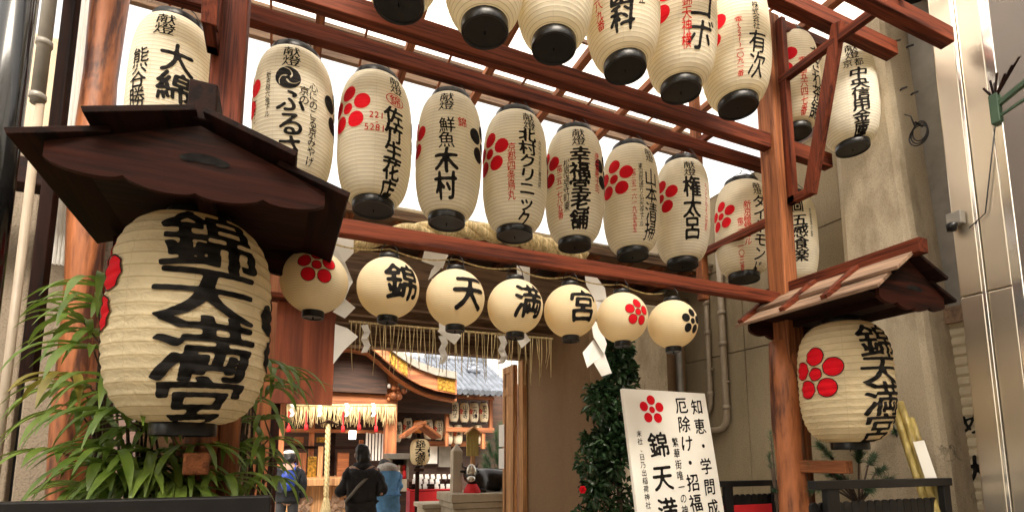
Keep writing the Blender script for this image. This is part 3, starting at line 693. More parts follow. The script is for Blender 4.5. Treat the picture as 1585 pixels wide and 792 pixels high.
M['gable'] = wood('gable_wood', (0.03, 0.0066, 0.003), (0.008, 0.0024, 0.0014), 'X', rough=0.65, scale=12, bump=0.2, spec=0.12)
# ------------------------------------------------------------------ the two large lanterns and their little roofs
YB = 2.39
def bigl(m, H, R):
    m.column('錦天満宮', 10, H*0.465, 0.315, 0.20, N=100, bold=1.6, gap=0.97, brush=1.0, rise=1.13, shrink=[1.15, 0.95, 1.1, 0.95])
    m.put(P(plum, 60), -90, H*0.1, 0.2, 0.2, red); m.put(P(plum_ring, 90), -90, H*0.1, 0.2, 0.2, 'ink', 0.0012)
    m.put(P(plum, 60), 92, -H*0.03, 0.2, 0.2, blk)
def bigr(m, H, R):
    m.column('錦天満宮', 48, H*0.43, 0.27, 0.185, N=90, bold=1.45, gap=0.97, shrink=[1.15, 0.95, 1.1, 0.95])
    m.put(P(plum, 60), -35, H*0.05, 0.185, 0.185, red); m.put(P(plum_ring, 90), -35, H*0.05, 0.185, 0.185, 'ink', 0.0012)
for (cx, yt, yb, mk, lab) in ((297, 340, 653, bigl, 'large barrel lantern at the left with four huge black characters facing the viewer'),
                              (1308, 499, 683, bigr, 'large barrel lantern at right with a whole red plum crest, characters turned right')):
    a = at(cx, yt, Y=YB-0.05); b = at(cx, yb, Y=YB-0.1); H = a.z-b.z; p = at(cx, (yt+yb)/2, Y=YB); p.z = (a.z+b.z)/2
    print('big', H, [round(c, 3) for c in p])
    lantern('large_lantern', 'big', lab, 'lantern', p, 0.278, H, face_cam(p), mk, G_big, n=80)
    # arm from the post that holds the bottom of the lantern, and the peg under it
    xp = XL if cx < 700 else XR
for side, (lab, mat_top) in {'l': ('dark little gabled plank roof over the large left lantern', 0), 'r': ('little gabled plank roof with battens over the large right lantern', 0)}.items():
    xc = -0.287 if side == 'l' else 3.41
    hw = 0.475 if side == 'l' else 0.37
    y0, y1, ze, zr = (1.9, 2.77, 2.425, 2.60) if side == 'l' else (1.85, 2.88, 2.45, 2.68)
    t = thing('lantern_roof', lab, 'little roof', (xc, YB, ze), 0, 'little roofs over the large lanterns')
    sl = math.atan2(zr-ze, hw)
    for s in (-1, 1):
        # lapped boards, lower one under the upper one
        def slope(u, y, h): return (xc+s*(u*math.cos(sl)-h*math.sin(sl))*1.0 if False else xc+s*(hw*u)+s*math.sin(sl)*h, y, zr-(zr-ze)*u+math.cos(sl)*h)
        for (u0, u1, h0, yo, nm) in ((0.0, 0.6, 0.026, 0.055, 'upper_roof_board'), (0.5, 1.0, 0.0, 0.02, 'lower_roof_board')):
            mb = MB()
            a = [slope(u0, y0-yo+0.05, h0), slope(u1, y0-yo+0.02, h0-0.012*0), slope(u1, y1, h0), slope(u0, y1, h0)]
            b = [slope(u0, y0-yo+0.05, h0+0.022), slope(u1, y0-yo+0.02, h0+0.022), slope(u1, y1, h0+0.022), slope(u0, y1, h0+0.022)]
            mb.add(a+b, [(0, 1, 2, 3), (7, 6, 5, 4), (0, 4, 5, 1), (1, 5, 6, 2), (2, 6, 7, 3), (3, 7, 4, 0)])
            mb.build(nm, M['oldwood'] if (side == 'r' and s < 0) else M['darkY'], t, bevel=0.003)
        for yy in (y0+0.32, y0+0.62, y1-0.06):
            p0 = slope(0.06, yy, 0.058); p1 = slope(0.99, yy, 0.03)
            MB().bar(p0, p1, 0.042, 0.036, (0, 0, 1)).build('batten', M['darkX' if side == 'l' else 'beamX'], t, bevel=0.003)
    MB().bar((xc, y0+(0.03 if side == 'l' else -0.05), zr+(0.085 if side == 'l' else 0.06)), (xc, y1+0.02, zr+(0.085 if side == 'l' else 0.06)), 0.085, 0.14 if side == 'l' else 0.09).build('ridge_beam', M['darkY' if side == 'l' else 'beamY'], t, bevel=0.006)
    # cusped gable board; a black patch paints the darkness of its uncut cloud-shaped hole
    for yy in (y0+0.035, y1-0.08):
        gb = []; wv = hw*0.84
        for k in range(41):
            u = -1+2*k/40; cus = 0.022*abs(math.sin(u*math.pi*2.0))**0.6
            gb.append((u*wv, ze-0.085+0.035*abs(u)+(0.02-cus)))
        poly = gb+[(wv, zr-(zr-ze)*0.84-0.008), (0, zr-0.004), (-wv, zr-(zr-ze)*0.84-0.008)]
        MB().prism(poly, lambda u, v, w: (xc+u, w, v), yy, yy+0.022).build('gable_board', M['gable'], t)
        if yy < y0+0.2:
            Vh, Fh = field_mesh(kidney, 40)
            MB().add([(xc+0.02+x*0.075, yy-0.002, ze+0.055+y*0.04) for x, y in Vh], Fh).build('cloud_hole_shade', M['ink'], t, fixn=False)
    MB().box(xc-hw*0.8, xc+hw*0.8, y0+0.16, y1-0.1, ze+0.045, ze+0.06).build('ceiling_board', M['darkX'], t)
    xp = XL if side == 'l' else XR
    MB().bar((xc, YG+0.05, ze+0.02), (xc, y0+0.15, ze+0.02), 0.05, 0.05).build('roof_arm', M['darkY'], t)
    # lower arm under the lantern
    zl = 1.565 if side == 'r' else 1.54
    zl = at(1300, 722, X=XR+0.04).z if side == 'r' else at(290, 717, Y=2.46).z
    MB().bar((xp+0.0, YG, zl), (xp+0.03, YB-0.02, zl), 0.085, 0.085).build('lower_arm', M['cedarY'], t, bevel=0.008)
# ------------------------------------------------------------------ left side: wall, pipes, log
XWL = -1.02; YWL = 3.95
w = thing('side_wall', 'grey-tan concrete wall left of the shrine gate with a dark seam', 'wall', (-2.5, YWL, 0))
sx = at(45, 500, Y=YWL).x
MB().box(-5.5, sx-0.02, YWL, YWL+0.35, 0, 3.45).box(sx+0.02, XWL, YWL-0.03, YWL+0.35, 0, 3.45).build('wall_panel', M['concrete2'], w, bevel=0.01)
MB().box(sx-0.019, sx+0.019, YWL+0.06, YWL+0.3, 0, 3.44).build('seam', M['blackpaint'], w)
a = at(40, 268, Y=3.6)
tag(MB().box(-3.2, at(75, 290, Y=3.6).x+0.35, 3.52, 3.66, a.z-0.09, a.z+0.06).build('cross_beam', M['darkX'], bevel=0.006), 'dark wooden cross beam meeting the wall behind the left little roof', 'beam')
p = at(104, 60, Y=3.45)
tag(MB().box(p.x-0.028, p.x+0.028, 3.42, 3.5, 1.9, 5.2).build('dark_stud', M['darkZ'], bevel=0.004), 'thin dark upright timber between the grey pipe and the peeled log', 'post')
for (px, py, Y, r, z0, z1, mat, lab, nm) in (
    (14, 120, 2.25, 0.052, 0, 5, 'black_gloss', 'glossy black round pole at the left edge of the street', 'pole'),
    (72, 40, 3.3, 0.03, at(55, 160, Y=3.3).z, 5.2, 'greymetal', 'grey metal pipe clamped to the wall at far left, thick upper length', 'pipe'),
    (59, 185, 3.3, 0.019, 0, at(55, 160, Y=3.3).z, 'pipe', 'thin beige conduit running down the wall below the grey pipe', 'pipe')):
    p = at(px, py, Y=Y)
    m_ = MB().lathe([(r, z0), (r, z1)], 24, (p.x, Y, 0), cap=True)
    for zz in (z0+0.02, z0+0.32): m_.lathe([(r, zz), (r+0.006, zz+0.004), (r+0.006, zz+0.03), (r, zz+0.034)], 24, (p.x, Y, 0))
    tag(m_.build(nm, M[mat], smooth=True), lab, nm)
p = at(120, 100, Y=3.9)
mb = MB(); nn = 60
xa, xb_ = at(112, 100, Y=3.75).x, at(172, 100, Y=3.75).x
for z in (2.6, 5.2):
    for i in range(nn+1): mb.v.append((xa+(xb_-xa)*i/nn, 3.75+0.012*math.sin(i*math.pi/3), z))
mb.f = [(i, i+1, nn+2+i, nn+1+i) for i in range(nn)]
tag(mb.build('corrugated_sheet', M['corr'], smooth=True, fixn=False), 'upright translucent corrugated sheet beside the peeled log at left', 'sheet')
mb = MB(); p = at(172, 40, Y=3.55)
pts = [(p.x+0.02*math.sin(z*1.3), 3.55+0.015*math.cos(z), z) for z in np.linspace(0, 5.3, 14)]
tag(mb.tube(pts, [0.088+0.008*math.sin(i*1.9) for i in range(14)], 22).build('log_pillar', M['log'], smooth=True), 'peeled reddish log pillar standing against the wall behind the palm', 'pillar')
MBu = MB().box(-2.4, -1.45, 4.3, 4.6, 3.3, 4.35)
tag(MBu.build('upper_wall', M['concrete'], bevel=0.01), 'patch of mottled upper wall behind the pipes at top left', 'wall')

# ------------------------------------------------------------------ gate building with its passage
YF_, YB_ = 5.0, 6.75
XP0, XP1 = -0.16, 3.12
zfar = at(680, 548, Y=YB_).z; zfa = at(640, 327, Y=4.6).z
gb = thing('gate_building', 'low shrine gate building with a dark open passage under grey-brown timbers', 'gate building', (1.5, 6, 0))
for xa_, xb2 in ((-1.0, XP0), (XP1, 4.46)): MB().box(xa_, xb2, YF_+0.02, YB_, 0, 3.25).build('passage_wall', M['passage'], gb, bevel=0.008)
MB().box(-1.3, 4.48, YF_-0.06, YF_+0.16, 3.2, 3.42).build('front_lintel', M['gatewood'], gb, bevel=0.008)
MB().box(XP0-0.02, XP1+0.02, YB_-0.16, YB_+0.04, zfar, 3.22).build('rear_lintel', M['gatewood'], gb, bevel=0.008)
MB().box(XP0, XP1, YF_+0.17, YB_-0.17, 3.16, 3.22).build('passage_ceiling', M['passage'], gb)
for k in range(3):
    y = 5.45+k*0.42; MB().box(XP0, XP1, y, y+0.09, 3.05, 3.155).build('ceiling_joist', M['gatewood'], gb, bevel=0.005)
MB().box(-1.4, 4.49, 4.62, 7.4, zfa-0.05, zfa+0.01).build('eave_roof', M['gatewood'], gb)
MB().box(-1.4, 4.49, 4.56, 4.615, zfa-0.11, zfa-0.055).build('eave_board', M['gatewood'], gb)
MB().tube([(-1.4, 4.55, zfa-0.02), (4.49, 4.55, zfa-0.02)], 0.024, 12).build('gutter', M['steel_bright'], gb, smooth=True)
for k in range(14):
    x = -1.2+k*0.42; MB().box(x-0.03, x+0.03, 4.62, 6.6, zfa-0.13, zfa-0.051).build('eave_rafter', M['cedarY'], gb)
MB().box(XP0-0.01, XP0+0.14, YF_-0.1, YF_+0.06, 0, 3.19).build('gate_post', M['hallZ'], gb, bevel=0.01)
MB().box(XP1-0.07, XP1-0.003, YB_-0.1, YB_+0.05, 0, zfar-0.003).build('door_jamb', M['tanwood'], gb)
d = thing('door_leaf', 'tall wooden gate door folded open, two white papers pinned on it', 'door', (3.0, 6.9, 0))
y0, y1 = 6.82, at(780, 640, X=3.0).y; zt = at(800, 562, X=3.0).z
MB().box(3.0, 3.05, y0, y1, 0.02, zt).build('panel', M['tanwood'], d, bevel=0.004)
for za, zb in ((0.05, 0.4), (zt-0.42, zt-0.3), (zt-0.1, zt)): MB().box(2.985, 2.998, y0, y1, za, zb).build('rail', M['tanwood'], d, bevel=0.003)
for ya, yb in ((y0, y0+0.07), (y1-0.07, y1)): MB().box(2.982, 2.9845, ya, yb, 0.03, zt-0.01).build('stile', M['tanwood'], d)
for a_, b_ in ((655, 690), (693, 725)):
    z1, z0 = at(787, a_, X=2.97).z, at(787, b_, X=2.97).z
    MB().box(2.972, 2.976, y0+0.3, y0+0.5, z0, z1).build('pinned_paper', M['white'], d)
# notice board with its own little cap
nb = thing('notice_board', 'faded red-brown wooden notice board at the left of the passage', 'board', (at(470, 600, Y=4.2).x, 4.2, 0))
xa, xb_ = at(424, 560, Y=4.2).x, at(517, 560, Y=4.2).x; zt, zb = at(470, 470, Y=4.2).z, at(470, 625, Y=4.2).z
M['noticewood'] = wood('faded_notice_wood', (0.3, 0.075, 0.03), (0.17, 0.04, 0.017), 'Z', rough=0.6, scale=7, wear=(0.14, 0.04, 0.03))
MB().box(xa, xb_, 4.2, 4.235, zb, zt).build('panel', M['noticewood'], nb, bevel=0.004)
MB().box(xa+0.0, xa+0.06, 4.24, 4.3, 0, zt).build('leg', M['darkZ'], nb)
MB().bar((xa-0.08, 4.17, zt+0.02), (xb_+0.09, 4.17, zt+0.02), 0.16, 0.035).build('cap', M['beamX'], nb, bevel=0.004)

# ------------------------------------------------------------------ rope, straw, paper zigzags
YR = 4.45
ctrl = [(505, 388), (570, 369), (655, 357), (730, 356), (800, 368), (850, 382), (905, 400)]
cp = [at(a, b, Y=YR) for a, b in ctrl]; cl = []
for i in range(len(cp)-1):
    for k in range(12): cl.append(cp[i].lerp(cp[i+1], k/12))
cl.append(cp[-1])
for _ in range(6): cl = [cl[0]]+[(cl[i-1]+cl[i]*2+cl[i+1])/4 for i in range(1, len(cl)-1)]+[cl[-1]]
rope = thing('straw_rope', 'thick twisted straw rope stretched across the gate behind the tall lanterns', 'rope', cl[len(cl)//2])
for s in range(3):
    pts = []
    for i, c in enumerate(cl):
        t = i*0.42+s*2*math.pi/3; pts.append(c+Vector((0, math.cos(t), math.sin(t)))*0.04)
    MB().tube(pts, 0.046, 10).build('strand', M['straw'], rope, smooth=True)
rnd = random.Random(5)
def straw_fringe(name, label, a, b, n, l0, l1, jit, r, mat='straw', sag=0.0):
    t = thing(name, label, 'straw fringe', (a+b)/2)
    line = [a.lerp(b, k/20)-Vector((0, 0, sag*math.sin(math.pi*k/20))) for k in range(21)]
    MB().tube(line, r*2.2, 8).build('cord', M[mat], t, smooth=True)
    mb = MB()
    for k in range(n):
        f = (k+rnd.uniform(0.1, 0.9))/n; p = a.lerp(b, f)-Vector((0, 0, sag*math.sin(math.pi*f))); l = rnd.uniform(l0, l1); j = rnd.uniform(-jit, jit)
        mb.tube([p, p+Vector((j*0.3, rnd.uniform(-0.02, 0.02), -l*0.5)), p+Vector((j, rnd.uniform(-0.03, 0.03), -l))], [r, r*0.9, r*0.5], 5)
    o = mb.build('straws', M[mat], t, smooth=True); o['kind'] = 'stuff'
    return t
straw_fringe('straw_fringe', 'sparse row of long thin straws hanging under the lintel of the passage', at(540, 497, Y=5.3), at(856, 524, Y=5.3), 58, 0.28, 0.55, 0.05, 0.0055)
def shide(label, polys, Y, group='white paper zigzags', org=None, sc=1.0):
    mbs = MB(); base = None
    for i, poly in enumerate(polys):
        pts = [at(org[0]+x/sc, org[1]+y/sc, Y=Y+0.012*i+rnd.uniform(-0.018, 0.018)) for x, y in poly]; n = len(pts)
        if base is None: base = pts[0]
        th = Vector((0, 0.0015, 0))
        mbs.add(pts+[p+th for p in pts], [tuple(range(n)), tuple(range(2*n-1, n-1, -1))]+[(k, (k+1) % n, n+(k+1) % n, n+k) for k in range(n)])
    o = mbs.build('paper_zigzag', M['white'])
    return tag(o, label, 'paper streamer', group)
S = 3.96
shide('long white paper zigzag hanging left of the right red crest round lantern', [[(415, 175), (480, 180), (540, 260), (552, 330), (480, 335), (425, 240)], [(480, 330), (550, 325), (505, 430), (440, 440)],
      [(450, 430), (510, 490), (552, 600), (535, 665), (470, 560)], [(470, 575), (535, 668), (470, 715), (432, 748), (403, 655)], [(465, 705), (538, 660), (582, 780), (520, 800)]], 3.3, org=(800, 380), sc=S)
shide('large white paper zigzag behind the leftmost round lantern and the notice board', [[(440, -60), (585, -60), (583, 45), (525, 105), (430, 40)], [(470, 60), (530, 100), (580, 222), (555, 262), (480, 160)], [(470, 250), (560, 255), (530, 330), (440, 400)],
      [(455, 405), (530, 325), (595, 380), (530, 445)], [(470, 480), (545, 505), (612, 558), (525, 640), (458, 725)]], 3.9, org=(400, 380), sc=S)
shide('white paper zigzag behind the third round lantern from the left', [[(1022, 20), (1165, 45), (1130, 140), (1000, 95)], [(1130, 60), (1165, 60), (1110, 150), (1040, 212), (1060, 150)], [(1060, 200), (1150, 210), (1190, 380), (1110, 400)], [(1100, 380), (1190, 380), (1210, 520), (1110, 520)], [(1098, 525), (1130, 480), (1245, 550), (1202, 606)]], 3.9, org=(400, 380), sc=S)
shide('white paper zigzag behind the middle round lantern', [[(1582, 95), (1664, 120), (1664, 250), (1590, 250)], [(1590, 250), (1664, 240), (1664, 500), (1600, 520)], [(1584, 575), (1634, 530), (1668, 580), (1614, 628)]], 3.9, org=(400, 380), sc=S)
def zig(px, py, w, h, Y): return [[(px-w/2+(i % 2)*w*0.35, py+i*h/4), (px+w/2*0.4+(i % 2)*w*0.35, py+i*h/4-h*0.03), (px+w*0.2-(i % 2)*w*0.35+w*0.3, py+(i+1)*h/4), (px-w*0.5+(1-i % 2)*w*0.35, py+(i+1)*h/4+h*0.02)] for i in range(4)]
for (px, py), lab in (((566, 503), 'small white paper zigzag hanging on the straw fringe, left one'), ((686, 520), 'small white paper zigzag hanging on the straw fringe below the third round lantern'), ((778, 520), 'small white paper zigzag hanging on the straw fringe, right one')):
    shide(lab, zig(px, py, 15, 42, 5.25), 5.24, 'small paper zigzags on the straw fringe', org=(0, 0), sc=1.0)

# ------------------------------------------------------------------ right side: panel wall, concrete pillars, steel column, shutter
XW = 4.5
pw = thing('panel_wall', 'beige panel wall with dark joints along the right of the gate', 'wall', (XW, 4, 0))
ys = [2.75, 3.0, at(1156, 600, X=XW).y, at(1040, 600, X=XW).y, 7.2]
zs = [0, at(1120, 549, X=XW).z, at(1272, 351, X=XW).z, at(1272, 351, X=XW).z+0.9, 4.5]
mb = MB()
for j in range(4):
    for k in range(4): mb.box(XW, XW+0.06, ys[j]+0.005, ys[j+1]-0.005, zs[k]+0.005, zs[k+1]-0.005)
mb.build('panel', M['panel'], pw, bevel=0.003)
MB().box(XW+0.03, XW+0.3, 2.76, 7.2, 0, 4.49).build('backing', M['gatewood'], pw)
def pipe(label, px, pytop, pybot, X, r, bend):
    a = at(px, pybot, X=X); zt = at(px, pytop, X=X).z; zb = a.z
    pts = [(X, a.y, zt), (X, a.y, (zt+zb)/2), (X, a.y, zb+0.12), (X, a.y+0.02, zb+0.05), (X, a.y+0.07, zb), (X, a.y+0.14, zb-0.015), (X, a.y+bend, zb-0.015)]
    m_ = MB().tube(pts, r, 14)
    for zz in (zb+0.2, zb+0.9, zb+1.25): m_.lathe([(r, zz), (r+0.008, zz), (r+0.008, zz+0.05), (r, zz+0.05)], 14, (X, a.y, 0))
    m_.bar((X, a.y-0.06, zb+0.5), (X, a.y+0.06, zb+0.5), 0.03, 0.02)
    return tag(m_.build('drain_pipe', M['pipe'], smooth=True), label, 'pipe')
pipe('beige drain pipe with a bend on the panel wall, left one of two', 1101, 380, 640, XW-0.05, 0.028, 0.6)
pipe('beige drain pipe with a wider bend on the panel wall, right one of two', 1126, 380, 662, XW-0.05, 0.034, 0.8)
p = at(1052, 580, X=4.3); tag(MB().lathe([(0.04, 0), (0.04, 3.2)], 18, (p.x, p.y, 0), cap=True).build('grey_pipe', M['greymetal'], smooth=True), 'grey metal pipe rising behind the white sign board', 'pipe')
xa, xb_ = at(968, 560, Y=5.0-0.35).x, at(1034, 560, Y=5.0-0.35).x
tag(MB().box(xa, xb_, 4.65, 4.99, 0, 3.18).build('concrete_pillar', M['concrete'], bevel=0.03), 'square concrete pillar behind the sign board at the right of the passage', 'pillar')
XPI = 4.32
ya, yb = at(1474, 640, X=XPI).y, at(1303, 400, X=XPI).y
cp_ = MB()
cp_.add([(XPI-0.02, ya-0.0, 0), (XPI-0.02, yb, 0), (5.4, yb, 0), (5.4, ya-0.0, 0), (XPI, ya+0.26, 6), (XPI, yb, 6), (5.4, yb, 6), (5.4, ya+0.26, 6)], [(0, 1, 5, 4), (1, 2, 6, 5), (2, 3, 7, 6), (3, 0, 4, 7), (0, 3, 2, 1), (4, 5, 6, 7)])
cpo = tag(cp_.build('concrete_pillar', M['concrete'], bevel=0.06), 'big cracked weathered concrete pillar behind the right little roof', 'pillar')
hooks = [(1393, 62), (1413, 70), (1403, 135), (1420, 142)]
for i, (px, py) in enumerate(hooks):
    a = at(px, py, X=XPI+0.02)
    tag(MB().tube([a, a+Vector((-0.08, -0.01, -0.045)), a+Vector((-0.1, -0.01, -0.06))], 0.008, 8).build('iron_peg', M['blackpaint'], smooth=True), None, 'peg', 'iron pegs in the concrete pillar')['label'] = 'short black iron peg in the concrete pillar, ' + ('upper pair, left', 'upper pair, right', 'lower pair, left', 'lower pair, right')[i]
a = at(1424, 205, X=XPI-0.03); mb = MB()
for k in range(3):
    mb.tube([a+Vector((-0.01*k, 0.05*math.cos(t)*(1+0.15*k), 0.075*math.sin(t)-0.02*k+0.01)) for t in np.linspace(0, 2*math.pi, 20)], 0.005, 6, cap=False)
mb.tube([a+Vector((0, 0.03, 0.07)), a+Vector((0, 0.05, 0.16)), a+Vector((0.0, 0.09, 0.2))], 0.005, 6)
mb.tube([a+Vector((0.04, 0.0, 0.06)), a+Vector((-0.05, 0.0, 0.07))], 0.008, 6)
tag(mb.build('wire_coil', M['blackpaint'], smooth=True), 'coil of black wire hung on the edge of the concrete pillar', 'wire')
# steel clad column
XS = 4.18
def yS(px, py, X=XS): return at(px, py, X=X).y
y_l, y_s, y_r = yS(1499, 580), yS(1540, 580), yS(1585, 580)
sc_ = thing('steel_column', 'brushed stainless steel clad column at the right street edge', 'column', (XS+0.3, (y_l+y_r)/2, 0))
zj = at(1510, 455, X=XS).z
for z0, z1 in ((0, zj-0.003), (zj+0.003, 6)):
    MB().box(XS, XS+0.5, y_s+0.012, y_l, z0, z1).build('cladding', M['steel'], sc_, bevel=0.008)
    MB().box(XS, XS+0.5, y_r, y_s-0.012, z0, z1).build('cladding', M['steel'], sc_, bevel=0.008)
MB().box(XS-0.012, XS+0.4, y_s-0.010, y_s+0.010, 0, 6).build('seam_strip', M['steel_bright'], sc_, bevel=0.003)
MB().box(XS-0.02, XS+0.5, y_r-0.06, y_r-0.003, 0, 6).build('corner_trim', M['steel_bright'], sc_, bevel=0.006)
# shutter with brush lettering in the gap
XSH = 4.62
y0, y1 = y_l-0.1, ya+0.2
zt = at(1482, 500, X=XSH).z
shu = thing('roller_shutter', 'cream slatted shutter with brush lettering between pillar and steel column', 'shutter', (XSH, y0, 0))
mb = MB(); k = 0
while k*0.075 < zt:
    z = k*0.075; mb.add([(XSH, y0, z), (XSH, y1, z), (XSH-0.016, y1, z+0.02), (XSH-0.016, y0, z+0.02), (XSH-0.016, y1, z+0.06), (XSH-0.016, y0, z+0.06), (XSH, y1, z+0.075), (XSH, y0, z+0.075)], [(0, 1, 2, 3), (3, 2, 4, 5), (5, 4, 6, 7)]); k += 1
mb.build('slats', M['shutter'], shu, fixn=False)
MB().box(XSH-0.06, XSH+0.2, y0, y1, zt, zt+0.12).build('shutter_box', M['gatewood'], shu)
MB().box(XSH+0.02, XSH+0.3, y0, y1, zt+0.121, 6).build('dark_gap_panel', M['greymetal'], shu)
mb = MB()
for ch, px, py, s in (('め', 1503, 655, 0.17), ('大', 1512, 728, 0.24)):
    a = at(px, py, X=XSH-0.02)
    V, Fc = glyph(ch, 36, 1.0); mb.add([(XSH-0.02, a.y-x*s, a.z+y*s) for x, y in V], Fc)
mb.build('lettering', M['ink'], shu, fixn=False)
# small lamp box and cable on the column, green bracket
a = at(1482, 342, X=XS-0.02)
lb = thing('lamp_box', 'small square spotlight fixed on the steel column, cable hanging from it', 'lamp', a)
MB().cbox((XS-0.04, a.y, a.z+0.01), 0.06, 0.09, 0.09).build('housing', M['greymetal'], lb, bevel=0.006)
MB().lathe([(0.001, -0.05), (0.028, -0.045), (0.034, 0.0), (0.02, 0.01)], 16, (XS-0.075, a.y+0.01, a.z-0.03)).build('lens', M['rim'], lb, smooth=True)
b1, b2, b3, b4 = at(1500, 353, X=XS-0.02), at(1525, 330, X=XS-0.02), at(1533, 260, X=XS-0.02), at(1541, 190, X=XS-0.02)
MB().tube([b1, b2, b3, b4], 0.004, 6).build('cable', M['wire'], lb, smooth=True)
a = at(1541, 165, X=XS-0.03)
br = thing('pole_bracket', 'green metal banner bracket with thin sticks on the steel column', 'bracket', a)
M['greenmetal'] = plain('green_paint', (0.035, 0.075, 0.04), 0.5)
MB().cbox((a.x, a.y, a.z-0.02), 0.05, 0.05, 0.2).build('holder', M['greenmetal'], br, bevel=0.006)
MB().bar(a+Vector((0, 0, 0.0)), a+Vector((-0.05, -0.45, 0.14)), 0.03, 0.03).bar(a+Vector((0, 0, -0.08)), a+Vector((-0.05, -0.45, 0.0)), 0.015, 0.015).build('arm', M['greenmetal'], br)
for k in range(6): MB().tube([a+Vector((0, 0, 0.05)), a+Vector((-0.03*k*0.5, 0.05-0.045*k, 0.16+0.02*(k % 3)))], 0.007, 6).build('stick', M['darkZ'], br)
# dark shop at the right edge
sh = thing('shop_front', 'dark shop interior at the right edge with pale shelving', 'shop', (6, 0, 0))
MB().box(5.6, 6.6, -3.5, 4.4, 2.75, 7).build('ceiling_wall', M['hall_dark'], sh)
MB().box(6.3, 6.6, -3.5, 4.4, 0, 2.74).build('back_wall', M['shutter'], sh)
for k in range(8): MB().box(5.7, 6.2, y_r-1.8, y_r+0.2, 0.5+0.32*k, 0.53+0.32*k).build('shelf', M['tanwood'], sh)
a = at(1590, 232, X=4.8)
lantern('round_lantern', 'round', 'round paper lantern cut by the right edge of the picture inside the shop', 'lantern', a, 0.09, 0.18, 0, uk2, None, hang=0.3)

# ------------------------------------------------------------------ sign board
YS = 3.3
tl, tr = at(963, 602, Y=YS), at(1091, 607, Y=YS)
W = tr.x-tl.x; Hs = 1.75
sg = thing('sign_board', 'white leaning sign board with a red plum crest and columns of black characters', 'sign', ((tl.x+tr.x)/2, YS-0.3, 0))
sg.rotation_euler = (R_(-9), 0, 0)
tpz = (tl.z+tr.z)/2
lean = R_(9); sg.location.z = tpz-Hs*math.cos(lean); sg.location.y = YS-Hs*math.sin(lean)
MB().box(-W/2, W/2, 0, 0.03, 0, Hs).build('board', M['board_white'], sg, local=True, bevel=0.003)
MB().bar((-W/2+0.05, 0.035, 0.2), (-W/2+0.05, 0.16, -0.1), 0.03, 0.03).bar((W/2-0.05, 0.035, 0.2), (W/2-0.05, 0.16, -0.1), 0.03, 0.03).build('rear_leg', M['darkZ'], sg, local=True)
mb = MB()
def scol(mb, text, fx, fz, w, h, step, N=40, bold=0.95):
    z = Hs-fz
    for ch in text:
        V, Fc = glyph(ch, N, bold); mb.add([(-W/2+fx*W+x*w, -0.0025, z+y*h) for x, y in V], Fc); z -= step
scol(mb, '知恵・学問成就', 0.865, 0.115, 0.115, 0.13, 0.155)
scol(mb, '厄除け・招福開運', 0.67, 0.11, 0.125, 0.135, 0.148)
scol(mb, '錦天満宮', 0.33, 0.42, 0.19, 0.2, 0.24, 52, 1.1)
scol(mb, '繁華街唯一の神社', 0.53, 0.40, 0.062, 0.075, 0.083, 30, 0.6)
scol(mb, '末社、日乃出稲荷神社・塩竃神社', 0.125, 0.34, 0.048, 0.052, 0.057, 26, 0.55)
mb.build('lettering', M['ink'], sg, local=True, fixn=False)
V, Fc = field_mesh(plum, 60); a = 0.13
MB().add([(-W/2+0.31*W+x*a*0.92, -0.003, Hs-0.155+y*a*0.92) for x, y in V], Fc).build('plum_crest', M['crest_red'], sg, local=True, fixn=False)

# ------------------------------------------------------------------ planters, fence, plants
Yp = 2.15
zt = at(200, 772, Y=Yp).z
pb = thing('planter_box', 'long black planter rail along the bottom left under the palm', 'planter', (-0.8, Yp, 0))
MB().box(-2.2, at(419, 780, Y=Yp).x, Yp, Yp+0.06, zt-0.1, zt).build('rail', M['blackpaint'], pb, bevel=0.006)
MB().box(-2.2, at(419, 780, Y=Yp).x, Yp+0.065, Yp+0.55, 0, zt-0.07).build('box', M['blackpaint'], pb, bevel=0.006)
Yq = 2.12
x0, x1 = at(1262, 742, Y=Yq).x, at(1474, 742, Y=Yq).x; zt2 = at(1380, 741, Y=Yq).z
pq = thing('planter_fence', 'black slatted planter fence under the right large lantern', 'fence', ((x0+x1)/2, Yq, 0))
MB().box(x0, x1, Yq, Yq+0.05, zt2-0.05, zt2).build('rail', M['blackpaint'], pq, bevel=0.004)
for xa_, xb2 in ((x1-0.09, x1-0.02), (x0+0.1, x0+0.2)): MB().box(xa_, xb2, Yq+0.005, Yq+0.045, 0, zt2-0.05).build('post', M['blackpaint'], pq, bevel=0.004)
mb = MB()
k = 0; x = x0+0.02
while x < x1-0.12:
    poly = [(x, 0), (x+0.066, 0), (x+0.066, zt2-0.15)]+[(x+0.033+0.033*math.cos(t), zt2-0.15+0.025*math.sin(t)) for t in np.linspace(0, math.pi, 7)[1:-1]]+[(x, zt2-0.15)]
    mb.prism(poly, lambda u, v, w: (u, w, v), Yq+0.055, Yq+0.07); x += 0.07
mb.build('slats', M['blackpaint'], pq)
Yf = 3.2
x0, x1 = at(1108, 745, Y=Yf).x, at(1212, 745, Y=Yf).x; zt3 = at(1160, 743, Y=Yf).z
pf_ = thing('red_hung_fence', 'black fence hung with red cloth between the sign board and the right post', 'fence', ((x0+x1)/2, Yf, 0))
MB().box(x0, x1, Yf, Yf+0.05, zt3-0.045, zt3).build('rail', M['blackpaint'], pf_, bevel=0.004)
for xa_, xb2 in ((x0+0.1, x0+0.18), (x1-0.1, x1-0.02)): MB().box(xa_, xb2, Yf+0.01, Yf+0.04, 0, zt3-0.045).build('post', M['blackpaint'], pf_)
mb = MB(); x = x0
